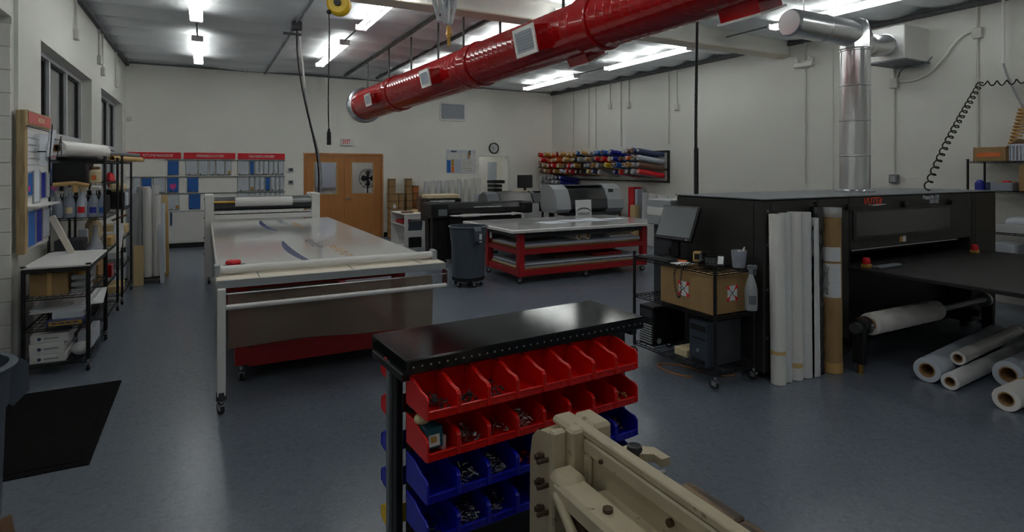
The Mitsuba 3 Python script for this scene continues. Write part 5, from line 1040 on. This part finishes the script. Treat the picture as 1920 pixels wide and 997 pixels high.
VA = math.degrees(math.atan2(-3.085, -4.785))
for z0, z1 in ((.645, .935), (.955, 1.075)):
    lb = part(t, 'label', wrap(z0, z1, VA - 62, VA + 62, .0812), 'm_paper', smooth=True)
    for k in range(5):
        part(lb, 'printed_block', wrap(z0 + .02 + (z1 - z0 - .05) * k / 5, z0 + .02 + (z1 - z0 - .05) * (k + .7) / 5, VA + 6 + 3 * (k % 2), VA + 48, .0816, 8), 'm_paper_grey', smooth=True)
script = text('DreamScape', .034, 'z', (0, 0, 0), slant=.3, width=.24, depth=.001)
vv = script.vertices.copy(); ang = np.radians(VA - 22) + vv[:, 1] / .082; script.vertices = np.stack([(.0818 + vv[:, 2]) * np.cos(ang), (.0818 + vv[:, 2]) * np.sin(ang), .79 - vv[:, 0]], 1)
part(t, 'lettering', script, 'm_charcoal', smooth=False, label='dark script lettering running down')

# rolls lying on the floor under the flatbed
for k, (p, q_, r, l, m, lab) in enumerate((((5.22, 2.56), (7.1, 2.80), .098, 1.75, 'm_bluewhite', 'thick white roll on the floor, the farthest left of the pile'), ((5.20, 2.385), (6.9, 2.52), .064, 1.6, 'm_paper', 'thin white roll on the floor in front of the thick one'), ((5.48, 2.455), (6.9, 2.61), .0, 0, '', ''), ((5.66, 2.19), (7.2, 2.28), .105, 1.5, 'm_bluewhite', 'thick white roll on the floor at the middle of the pile'), ((5.10, 1.985), (6.9, 2.04), .085, 1.6, 'm_white', 'white roll with yellow tape lying nearer the camera'), ((5.22, 1.78), (6.9, 1.80), .095, 1.7, 'm_bluewhite', 'white roll at the right edge, nearest the camera'))):
    if not r: continue
    p3, q3 = np.array([*p, r + .002]), np.array([*q_, r + .002]); d_ = (q3 - p3) / np.linalg.norm(q3 - p3)
    t = thing('floor_roll', lab, 'roll'); part(t, 'sheet', pipe(p3, p3 + d_ * l, r, r * .6, 28), m); part(t, 'core', pipe(p3 - d_ * .001, p3 + d_ * (l + .02), r * .6, r * .5, 20), 'm_core'); part(t, 'tape', pipe(p3 + d_ * .32, p3 + d_ * .36, r + .0012, r - .002, 28), 'm_pale_tape') if k == 4 else None
p3 = np.array([5.62, 2.48, .21]); 
t = thing('floor_roll', 'thin white tube resting on top between the two leftmost floor rolls', 'roll'); part(t, 'sheet', pipe((5.50, 2.465, .182), (6.95, 2.62, .182), .055, .036, 22), 'm_white'); part(t, 'core', pipe((5.498, 2.465, .182), (7.0, 2.625, .182), .036, .03, 16), 'm_core')

# ---------------------------------------------------------------- the computer cart
CT = rack('black wire cart with a monitor, phone and two computers beside the big printer', 3.53, 3.97, 3.23, 4.19, (.145, .585, .93), .975, foot=.12, name='computer_cart', cat_='cart')
t = thing('monitor', 'black desktop monitor tilted back on the wire cart', 'monitor', (3.79, 3.93, .931), 6)
part(t, 'base', lathe([(0, 0), (.1, 0), (.1, .012), (.03, .02), (0, .02)], 24), 'm_black'); part(t, 'neck', box(-.02, -.04, .018, .03, .04, .24, .008), 'm_black')
TM = tf((-.04, 0, .165), ry=24)
part(t, 'housing', box(-.02, -.205, 0, .025, .205, .335, .01), 'm_black', M=TM); part(t, 'screen', box(-.0225, -.19, .035, -.02, .19, .32), 'm_screen_sheen', M=TM, label='screen with the ceiling reflection painted in grey'); part(t, 'button', box(-.0225, -.17, .012, -.02, -.155, .02), 'm_steel', M=TM)
t = thing('keyboard', 'black keyboard at the front of the wire cart', 'keyboard', (3.60, 3.98, .931), 4); part(t, 'body', box(-.07, -.21, 0, .07, .21, .018, .006), 'm_black')
part(t, 'keys', cat(*[box(-.058 + .022 * r_, -.195 + .0265 * c, .018, -.04 + .022 * r_, -.172 + .0265 * c, .025) for r_ in range(5) for c in range(14)]), 'm_charcoal', kind='stuff')
solo('mouse_pad', box(3.56, 3.62, .931, 3.72, 3.76, .935), 'm_paper', 'white paper pad beside the phone on the wire cart', 'pad')
t = thing('telephone', 'black desk phone with a pale key strip on the wire cart', 'telephone', (3.79, 3.50, .931), 40); W = prism(Polygon([(-.11, 0), (.11, 0), (.11, .075), (.09, .08), (-.11, .02)]), -.1, .1, 'y')
part(t, 'body', W, 'm_black'); SL = tf((-.0, 0, .052), ry=-16.7)
part(t, 'keypad', cat(*[box(-.085 + .026 * r_, -.02 + .026 * c, 0, -.065 + .026 * r_, .0 + .026 * c, .006) for r_ in range(4) for c in range(3)]), 'm_charcoal', M=SL, kind='stuff'); part(t, 'key_strip', box(-.09, -.09, 0, .06, -.045, .004), 'm_paper', M=SL, label='pale key strip'); part(t, 'display', box(.04, -.03, 0, .085, .05, .008), 'm_screen_off', M=SL)
part(t, 'handset', cat(sweep(bez((.095, .075, .075), (.05, .085, .085), (-.04, .085, .06), (-.10, .075, .03), n=14), [.026, .027, .022, .017, .016, .016, .016, .016, .016, .017, .02, .026, .027, .025], 10)), 'm_black')
part(t, 'cord', helix(bez((-.10, .085, .03), (-.15, .16, .03), (-.20, .225, -.02), (-.205, .235, -.14), (-.205, .25, -.25), (-.205, .285, -.13), (-.20, .27, -.0), (-.14, .17, .02), n=40), .007, 40, .003), 'm_black')
t = thing('pen_cup', 'clear cup with pens and a red marker at the corner of the wire cart', 'cup', (3.915, 3.33, .931)); part(t, 'cup', lathe([(0, 0), (.05, 0), (.062, .14), (.058, .14), (.047, .006), (0, .006)], 22), 'm_bin_clear')
for k, (a, m, l) in enumerate(((10, 'm_red_sign', .13), (100, 'm_white', .17), (200, 'm_orange', .14), (300, 'm_white', .16))):
    part(t, 'pen', cyl((.015 * math.cos(a), .015 * math.sin(a), .008), (.045 * math.cos(a), .045 * math.sin(a), l), .006 if k else .01, 8), m)
part(t, 'folded_note', mv(box(-.02, -.002, .01, .02, .002, .15), (-.035, -.015, 0), rz=60, rx=6), 'm_paper')
t = thing('tape_dispenser', 'small tan box with a dark face between the monitor and the phone', 'box', (3.86, 3.72, .931), 30); part(t, 'body', box(-.04, -.04, 0, .04, .04, .085, .004), 'm_tan'); part(t, 'face', box(-.043, -.025, .02, -.04, .025, .07), 'm_black')
solo('orange_highlighter', cyl((3.66, 3.80, .942), (3.72, 3.72, .942), .009, 8), 'm_orange', 'orange marker lying beside the keyboard on the wire cart', 'marker')
t = thing('shipping_box', 'brown cardboard box with red and white stickers on the middle shelf of the cart', 'box'); part(t, 'body', box(3.545, 3.265, .587, 3.955, 3.86, .895, .004), 'm_cardboard'); part(t, 'flap_seam', box(3.54, 3.56, .8945, 3.96, 3.565, .897), 'm_brown')
for face, loc in (('-x', (3.544, 3.58, .745)), ('-y', (3.76, 3.264, .745))):
    F = np.array(FACE[face], float); F[:3, 3] = loc
    s = part(t, 'sticker', prism(sbox(-.055, -.06, .055, .06), 0, .0015), 'm_paper', M=F, label='white sticker with red marks')
    for a in range(4): part(s, 'red_corner', mv(prism(Polygon([(.0, .028), (.018, .082), (-.018, .082)]), .0015, .002), rz=45 + 90 * a), 'm_red_sign', M=F)
    for a in range(2): part(s, 'dark_line', mv(box(-.03, -.004, .0015, .03, .004, .0022), rz=40 + 90 * a), 'm_grey_dark', M=F)
spray_bottle((3.86, 3.165, .62), 'grey spray bottle hooked on the front rail of the wire cart', 'm_grey', 'm_grey_dark', .32, .048, 'm_grey_dark', rz=150)
t = thing('computer_tower', 'black computer tower with a slatted front at the far end of the cart', 'computer'); part(t, 'case', box(3.56, 3.97, .147, 3.95, 4.155, .50, .006), 'm_black'); part(t, 'drive_bay', box(3.556, 3.985, .40, 3.56, 4.14, .47), 'm_charcoal')
for k in range(8): part(t, 'front_slat', box(3.55, 3.985, .17 + .022 * k, 3.56, 4.14, .18 + .022 * k), 'm_grey')
part(t, 'seal', mv(lathe([(0, 0), (.025, 0), (.025, .002), (0, .002)], 16), (3.63, 3.9695, .19), rx=90), 'm_grey')
t = thing('computer_tower', 'dark blue black computer tower with a curved front and a round silver button', 'computer'); part(t, 'case', box(3.60, 3.335, .147, 3.95, 3.525, .51, .008), 'm_charcoal'); part(t, 'front_cover', mv(prism(Polygon([(3.335, .147), (3.525, .147), (3.525, .5), (3.515, .51), (3.345, .51), (3.335, .5)]), 3.555, 3.6, 'x')), 'm_tower_blue'); part(t, 'drive_bay', box(3.551, 3.35, .43, 3.555, 3.51, .475), 'm_black'); part(t, 'slot', box(3.551, 3.36, .36, 3.555, 3.5, .372), 'm_black'); part(t, 'button', cyl((3.556, 3.43, .27), (3.545, 3.43, .27), .016, 14), 'm_steel'); part(t, 'lower_grille', box(3.551, 3.36, .16, 3.555, 3.5, .2), 'm_black')
solo('cream_carton', box(3.6, 3.60, .147, 3.85, 3.75, .21, .004), 'm_cream_plain', 'cream carton lying between the two computer towers', 'carton')
solo('network_cable', sweep(bez((3.62, 3.55, .008), (3.52, 3.70, .008), (3.58, 3.92, .008), (3.72, 3.80, .008), (3.80, 3.5, .008), (3.95, 3.4, .008), n=30), .005, 6), 'm_orange_card', 'orange brown cable looped on the floor under the wire cart', 'cable')

# ---------------------------------------------------------------- corner shelf at the right edge
S = rack('black corner shelf at the right wall holding boxes and baskets', 8.68, 9.12, 2.3, 3.78, (.30, .68, .96, 1.475, 1.845), 1.86, wheels=False, name='corner_shelf', cat_='shelf')
t = thing('open_box', 'open cardboard box on top of the corner shelf', 'box'); part(t, 'body', openbox(8.72, 3.4, 1.847, 9.08, 3.74, 2.02, .006), 'm_cardboard'); part(t, 'flap', mv(box(-.16, -.003, 0, .16, .003, .14), (8.9, 3.4, 2.02), rx=50), 'm_cardboard'); part(t, 'print', box(8.716, 3.45, 1.9, 8.72, 3.7, 1.95), 'm_orange')
def basket(x0, y0, z0, x1, y1, z1, mat, lab):
    t = thing('basket', lab, 'basket'); part(t, 'base', box(x0, y0, z0, x1, y1, z0 + .006), mat); part(t, 'rim', cat(box(x0 - .008, y0 - .008, z1 - .02, x0 + .004, y1 + .008, z1), box(x1 - .004, y0 - .008, z1 - .02, x1 + .008, y1 + .008, z1), box(x0 + .004, y0 - .008, z1 - .02, x1 - .004, y0 + .004, z1), box(x0 + .004, y1 - .004, z1 - .02, x1 - .004, y1 + .008, z1)), mat)
    ms = []
    for k in range(int((y1 - y0) / .035) + 1):
        y = y0 + k * .035
        for x in (x0, x1): ms.append(box(x - .002, y - .007, z0, x + .002, y + .007, z1 - .02))
    for k in range(int((x1 - x0) / .035) + 1):
        x = x0 + k * .035
        for y in (y0, y1): ms.append(box(x - .007, y - .002, z0, x + .007, y + .002, z1 - .02))
    part(t, 'ribs', cat(ms), mat, kind='stuff')
basket(8.72, 2.95, 1.847, 9.05, 3.36, 2.05, 'm_bluewhite', 'pale plastic basket on top of the corner shelf beside the open box'); basket(8.72, 2.45, 1.847, 9.05, 2.88, 2.05, 'm_bluewhite', 'second pale plastic basket on the corner shelf, nearer the camera')
t = thing('clear_bin', 'clear plastic bin of mixed parts on the corner shelf', 'bin'); part(t, 'bin', openbox(8.71, 3.33, 1.477, 9.0, 3.55, 1.58, .004), 'm_bin_clear'); part(t, 'contents', cat(*[mv(trimesh.creation.icosphere(1, .035), (8.76 + .06 * (k % 4), 3.37 + .05 * (k // 4), 1.52 + .02 * (k % 3))) for k in range(14)]), 'm_tan', kind='stuff'); part(t, 'red_part', box(8.76, 3.38, 1.56, 8.84, 3.46, 1.60, .01), 'm_red_sign')
solo('blue_bottle', lathe([(0, 0), (.05, 0), (.05, .09), (.03, .12), (.02, .13), (0, .13)], 16), 'm_blue_dark', 'small dark blue bottle at the end of the corner shelf', 'bottle', (8.75, 3.68, 1.476)); solo('pale_pot', lathe([(0, 0), (.045, 0), (.05, .1), (.0, .1)], 16), 'm_navy', 'navy pot beside the dark blue bottle on the corner shelf', 'pot', (8.78, 3.585, 1.476))
t = thing('labelled_box', 'cardboard box with a big white label on the corner shelf', 'box'); part(t, 'body', box(8.70, 2.6, 1.477, 9.08, 3.26, 1.80, .004), 'm_cardboard'); lb = part(t, 'label', box(8.697, 2.85, 1.50, 8.70, 3.2, 1.66), 'm_paper')
for k in range(4): part(lb, 'printed_line', box(8.695, 2.9 + .02 * k, 1.52 + .033 * k, 8.697, 3.16 - .04 * (k % 2), 1.535 + .033 * k), 'm_grey_dark')
t = thing('white_tray', 'white tray heaped with grey wrap on the corner shelf', 'tray'); part(t, 'tray', openbox(8.7, 3.15, .962, 9.0, 3.5, 1.07, .006), 'm_paper'); part(t, 'wrap', mv(trimesh.creation.icosphere(2, .13).apply_scale([.8, 1, .6]), (8.85, 3.32, 1.08)), 'm_paper_grey')
solo('tall_carton', box(8.7, 2.65, .962, 9.05, 3.08, 1.36, .004), 'm_cardboard', 'tall cardboard carton on the corner shelf below the labelled box', 'carton')
for k, (y0, y1, z, h, m, lab) in enumerate(((3.3, 3.55, .682, .14, 'm_paper_grey', 'pale carton on the low part of the corner shelf'), (2.9, 3.2, .682, .1, 'm_white', 'white carton on the low part of the corner shelf, nearer the camera'), (2.8, 3.4, .302, .25, 'm_charcoal', 'dark bin on the bottom of the corner shelf'))):
    solo('carton', box(8.7, y0, z, 9.05, y1, z + h, .004), m, lab, 'carton')
# ---------------------------------------------------------------- the tool cart in the foreground
KS = .8125                                   # the cart's true size: its top stands 1.10 m above the floor
TC = thing('parts_cart', 'black topped parts cart hung with red and blue bins in the foreground', 'cart', M=tf((.745 * KS, 2.325 * KS, 1.75 * (1 - KS)), 3.8) @ np.diag([KS, KS, KS, 1]))
ZF = 1.75 - 1.75 / KS + .0
CW, CD, CZ = 1.358, .452, .95
part(TC, 'top', box(0, 0, CZ - .004, CW, CD, CZ, .002), 'm_bench_top', label='glossy black top')
lip = part(TC, 'lip', cat(box(0, 0, CZ - .064, CW, .012, CZ - .004, .003), box(0, CD - .012, CZ - .064, CW, CD, CZ - .004, .003), box(0, .012, CZ - .064, .012, CD - .012, CZ - .004, .003), box(CW - .012, .012, CZ - .064, CW, CD - .012, CZ - .004, .003)), 'm_bench_top')
part(lip, 'holes', cat(*[cyl((.03 + k * .0394, -.001, CZ - .034), (.03 + k * .0394, .002, CZ - .034), .0045, 8) for k in range(34)]), 'm_steel', kind='stuff')
for x in (-.012, CW - .065):
    part(TC, 'post', box(x + .018, .14, ZF + .12, x + .05, .20, CZ - .064, .004), 'm_black_metal'); part(TC, 'foot_bar', box(x, .0, ZF + .097, x + .045, .43, ZF + .12, .004), 'm_black_metal'); part(TC, 'side_plate', box(x + .005, .20, ZF + .12, x + .04, .235, CZ - .064, .003), 'm_grey_dark'); part(TC, 'top_brace', box(x, .03, CZ - .10, x + .045, .42, CZ - .064, .004), 'm_black_metal')
    for y in (.04, .39): caster(TC, (x + .022, y, ZF), .97)
part(TC, 'louvred_panel', box(.05, .078, ZF + .2, CW - .065, .139, CZ - .066), 'm_black_metal')
part(TC, 'tool_hook', cat(sweep(bez((CW - .03, .30, CZ - .066), (CW - .02, .31, CZ - .12), (CW + .0, .31, CZ - .17), (CW + .025, .30, CZ - .15), n=10), .008, 6)), 'm_rust')


def bin_mesh(w, d, h, lipz=.034):
    """A stacking bin: the back at y = 0, the open front at y = -d."""
    side = Polygon([(0, 0), (-d + .012, 0), (-d, .012), (-d + .002, h * .72), (-d + .016, h * .80), (-d * .75, h * .82), (-d * .40, h), (0, h)])
    tk = .0045
    m = [prism(side, 0, tk, 'x'), prism(side, w - tk, w, 'x'), box(tk, -d + .012, 0, w - tk, 0, tk), box(tk, -tk, tk, w - tk, 0, h), box(tk, -d + .001, .006, w - tk, -d + .006, lipz)]
    rim = [(-d - .003, .010), (-d - .001, h * .72), (-d + .013, h * .82), (-d * .75, h * .84), (-d * .40, h + .004), (0, h + .004)]
    for x in (tk * .5, w - tk * .5): m.append(sweep([(x, a, c) for a, c in rim], .0052, 8))
    m.append(cyl((tk, -d + .002, lipz), (w - tk, -d + .002, lipz), .0055, 8)); m.append(cyl((tk, -d + .010, .006), (w - tk, -d + .010, .006), .007, 8))
    for x in (.3, .7): m.append(box(w * x - .003, -d - .0015, .012, w * x + .003, -d + .001, lipz))
    return cat(m)


BW, BD, BH = .138, .222, .118
P_BIN = ply(bin_mesh(BW, BD, BH), 'm_red_bin', 40)
P_BACKBIN = ply(bin_mesh(BW, .075, .085, .03), 'm_red_bin', 40)
rg = random.Random(4)


def pile(kind, n, seed):
    """Hardware heaped in a bin, as one mesh."""
    r_ = random.Random(seed); ms = []
    for _ in range(n):
        p = np.array([r_.uniform(.022, BW - .022), -r_.uniform(.05, .185), .008 + r_.uniform(.0, .04)])
        d_ = np.array([r_.gauss(0, 1), r_.gauss(0, 1), r_.gauss(0, .35)]); d_ /= np.linalg.norm(d_)
        l = r_.uniform(.015, .026) if kind == 'bolts' else r_.uniform(.012, .02)
        if abs(p[0] + d_[0] * l - BW / 2) > BW / 2 - .012: d_[0] *= -1
        ms.append(cyl(p, p + d_ * l, .0024, 6))
        if kind == 'bolts': ms.append(cyl(p, p + d_ * .004, .0047, 6))
        elif kind == 'washers': ms.append(pipe(p, p + d_ * .002, .0075, .0035, 10))
    return cat(ms)


RB = [(.742, 'red', 'upper red row'), (.575, 'red', 'lower red row'), (.408, 'blue', 'upper blue row'), (.241, 'blue', 'lower blue row')]
PITCH = .1425
TCM = place[TC]
heaps = {(0, 0): ('bolts', 60, 'm_charcoal', 'dark screws'), (0, 1): ('washers', 40, 'm_charcoal', 'dark washers'), (0, 2): ('bolts', 30, 'm_charcoal', 'dark bolts'), (1, 1): ('washers', 70, 'm_steel', 'small grey washers'), (1, 2): ('bolts', 34, 'm_steel_bright', 'steel bolts'), (1, 3): ('bolts', 100, 'm_steel_bright', 'shiny large bolts'), (2, 1): ('bolts', 80, 'm_steel', 'grey screws'), (2, 2): ('bolts', 150, 'm_steel', 'grey steel screws'), (2, 3): ('washers', 40, 'm_red_frame', 'reddish washers'), (3, 1): ('bolts', 140, 'm_steel', 'steel screws'), (3, 2): ('washers', 60, 'm_steel', 'steel washers'), (2, 7): ('washers', 16, 'm_gold', 'a few brass washers'), (1, 7): ('washers', 20, 'm_tan', 'tan fittings'), (3, 0): ('bolts', 20, 'm_charcoal', 'small dark screws')}
for r_, (z, col, rn) in enumerate(RB):
    for c in range(8):
        M = TCM @ tf((.026 + c * PITCH, .072, z), rx=0)
        hp = heaps.get((r_, c))
        t = thing('parts_bin', f'{col} plastic bin on the parts cart, {rn}, {ORD[c]} from the left', 'bin', M=M); part(t, 'shell', P_BIN, 'm_red_bin' if col == 'red' else 'm_blue_bin')
        if hp: solo('hardware', pile(hp[0], hp[1], r_ * 10 + c), hp[2], f'{hp[3]} heaped in the bin of the {rn}, {ORD[c]} from the left', 'hardware', M=M, kind='stuff')
for z, col, rn in ((.80, 'red', 'uppermost'), (.632, 'red', 'second'), (.464, 'blue', 'third'), (.30, 'blue', 'fourth'), (.13, 'yellow', 'lowest')):
    t = thing('parts_bin', f'small {col} bin on the far side of the parts cart, {rn} at its left edge', 'bin', M=TCM @ tf((.0 + BW, .237, z), rz=180)); part(t, 'shell', P_BACKBIN, {'red': 'm_red_bin', 'blue': 'm_blue_bin', 'yellow': 'm_yellow'}[col])
t = thing('parts_package', 'dark teal carton with a pale label in the leftmost bin of the lower red row', 'package', M=TCM @ tf((.026 + .012, -.018, .575 + .0065), rx=-6)); part(t, 'body', box(0, -.10, .02, .075, .04, .105, .004), 'm_teal'); part(t, 'label', box(.012, -.1025, .03, .06, -.10, .075), 'm_paper'); part(t, 'print', box(.02, -.104, .045, .045, -.1025, .068), 'm_gold')
for k, (x, y, h, m, lab) in enumerate(((.112, -.06, .09, 'm_steel', 'short steel cylinder beside the teal carton'), (.118, -.12, .06, 'm_paper', 'pale plastic part beside the teal carton'))):
    solo('fitting', cyl((0, 0, 0), (0, 0, h), .012, 12), m, lab, 'fitting', M=TCM @ tf((.009 + x, -.048 + y * .3, .581)))
solo('crumpled_rag', mv(trimesh.creation.icosphere(2, .03).apply_scale([1.2, 1, .8]), (0, 0, 0)), 'm_cream_plain', 'small cream rag tucked under the leftmost upper red bin', 'rag', M=TCM @ tf((.055, -.035, .71)))

# ---------------------------------------------------------------- the cream painted machine in the foreground
t = thing('shear', 'worn cream painted iron shear with bolts and a dark wooden table in the foreground', 'machine')
part(t, 'end_column', prism(Polygon([(1.50, 0.0), (1.67, 0.0), (1.66, .80), (1.645, .87), (1.61, .905), (1.56, .915), (1.50, .92)]), .955, 1.075, 'x'), 'm_cream', smooth=40)
part(t, 'end_rib', cat(box(.935, 1.485, 0, .985, 1.515, .945, .006), box(.985, 1.455, 0, 1.055, 1.5, .95, .008)), 'm_cream')
part(t, 'column_cap', cat(box(1.0, 1.46, .92, 1.075, 1.60, .948, .01), box(1.076, 1.47, .84, 1.15, 1.59, .945, .012)), 'm_cream')
part(t, 'column_foot', box(.93, 1.47, .0, 1.15, 1.72, .05, .01), 'm_cream')
for z in (.835, .755, .67):
    part(t, 'bolt', cat(cyl((.957, 1.575, z), (.925, 1.575, z), .0085, 10), cyl((.945, 1.575, z), (.934, 1.575, z), .0125, 6), cyl((.915, 1.545, z), (.955, 1.545, z), .0075, 8)), 'm_rust', label='dark bolt')
part(t, 'blade_beam', box(1.038, .10, .42, 1.054, 1.47, .935, .004), 'm_cream'); part(t, 'top_flange', mv(cat(box(1.026, .10, .928, 1.064, 1.48, .952, .004))), 'm_cream', label='chipped top flange')
part(t, 'beam_border', cat(box(1.024, .10, .88, 1.038, 1.455, .926, .006), box(1.024, 1.42, .5, 1.038, 1.455, .88, .006)), 'm_cream')
part(t, 'lower_arm', cat(box(.90, .10, .775, .995, 1.44, .835, .012), box(.905, 1.385, .77, .998, 1.478, .852, .02), box(.985, .10, .795, 1.038, 1.36, .81)), 'm_cream', smooth=40)
for y in (1.235, .80): part(t, 'bolt', cyl((.95, y, .835), (.95, y, .845), .014, 12), 'm_rust')
part(t, 'bolt', cyl((1.039, 1.09, .86), (1.026, 1.09, .86), .010, 10), 'm_rust'); part(t, 'bolt', cyl((1.026, 1.36, .895), (1.015, 1.36, .895), .006, 8), 'm_rust')
part(t, 'tie_rod', cat(cyl((.905, 1.42, .80), (.86, 1.16, .70), .014, 14), cyl((.86, 1.16, .70), (.80, .75, .56), .016, 14)), 'm_cream', label='slanting tie rod'); part(t, 'dark_rod', cyl((.93, 1.41, .77), (.885, .75, .62), .018, 12), 'm_rust', label='dark rod')
part(t, 'apron', box(.965, .10, .12, .985, 1.455, .775), 'm_dark_iron', label='dark lower apron'); part(t, 'base_rail', box(.90, .10, .0, 1.08, 1.45, .12, .01), 'm_cream')
br = part(t, 'stop_bracket', prism([(1.066, 1.42), (1.17, 1.42), (1.232, 1.37), (1.232, 1.30), (1.20, 1.30), (1.20, 1.335), (1.15, 1.365), (1.12, 1.29), (1.066, 1.29)], .862, .886), 'm_cream'); part(br, 'knob', cat(cyl((1.125, 1.335, .885), (1.125, 1.335, .915), .014, 14), lathe([(0, .912), (.02, .912), (.023, .92), (.021, .93), (.016, .932), (.012, .926), (0, .926)], 22).apply_translation((1.125, 1.335, 0))), 'm_charcoal', label='dark knob'); part(br, 'pin', cyl((1.09, 1.28, .862), (1.19, 1.28, .862), .009, 10), 'm_steel')
part(t, 'wood_plank', box(1.068, 1.05, .79, 1.262, 1.25, .832, .006), 'm_old_wood', label='old dark plank'); part(t, 'wood_plank', box(1.068, .85, .79, 1.258, 1.045, .832, .006), 'm_old_wood')
part(t, 'wood_plank', box(1.068, .45, .79, 1.28, .84, .834, .006), 'm_old_wood'); part(t, 'wood_plank', box(1.068, .10, .79, 1.275, .445, .832, .006), 'm_old_wood')
part(t, 'plank_rail', box(1.10, .10, .70, 1.20, 1.22, .79, .006), 'm_dark_iron'); part(t, 'leg', box(1.10, .12, .0, 1.18, .22, .70, .006), 'm_cream'); part(t, 'leg', box(1.10, 1.12, .0, 1.18, 1.22, .70, .006), 'm_cream')
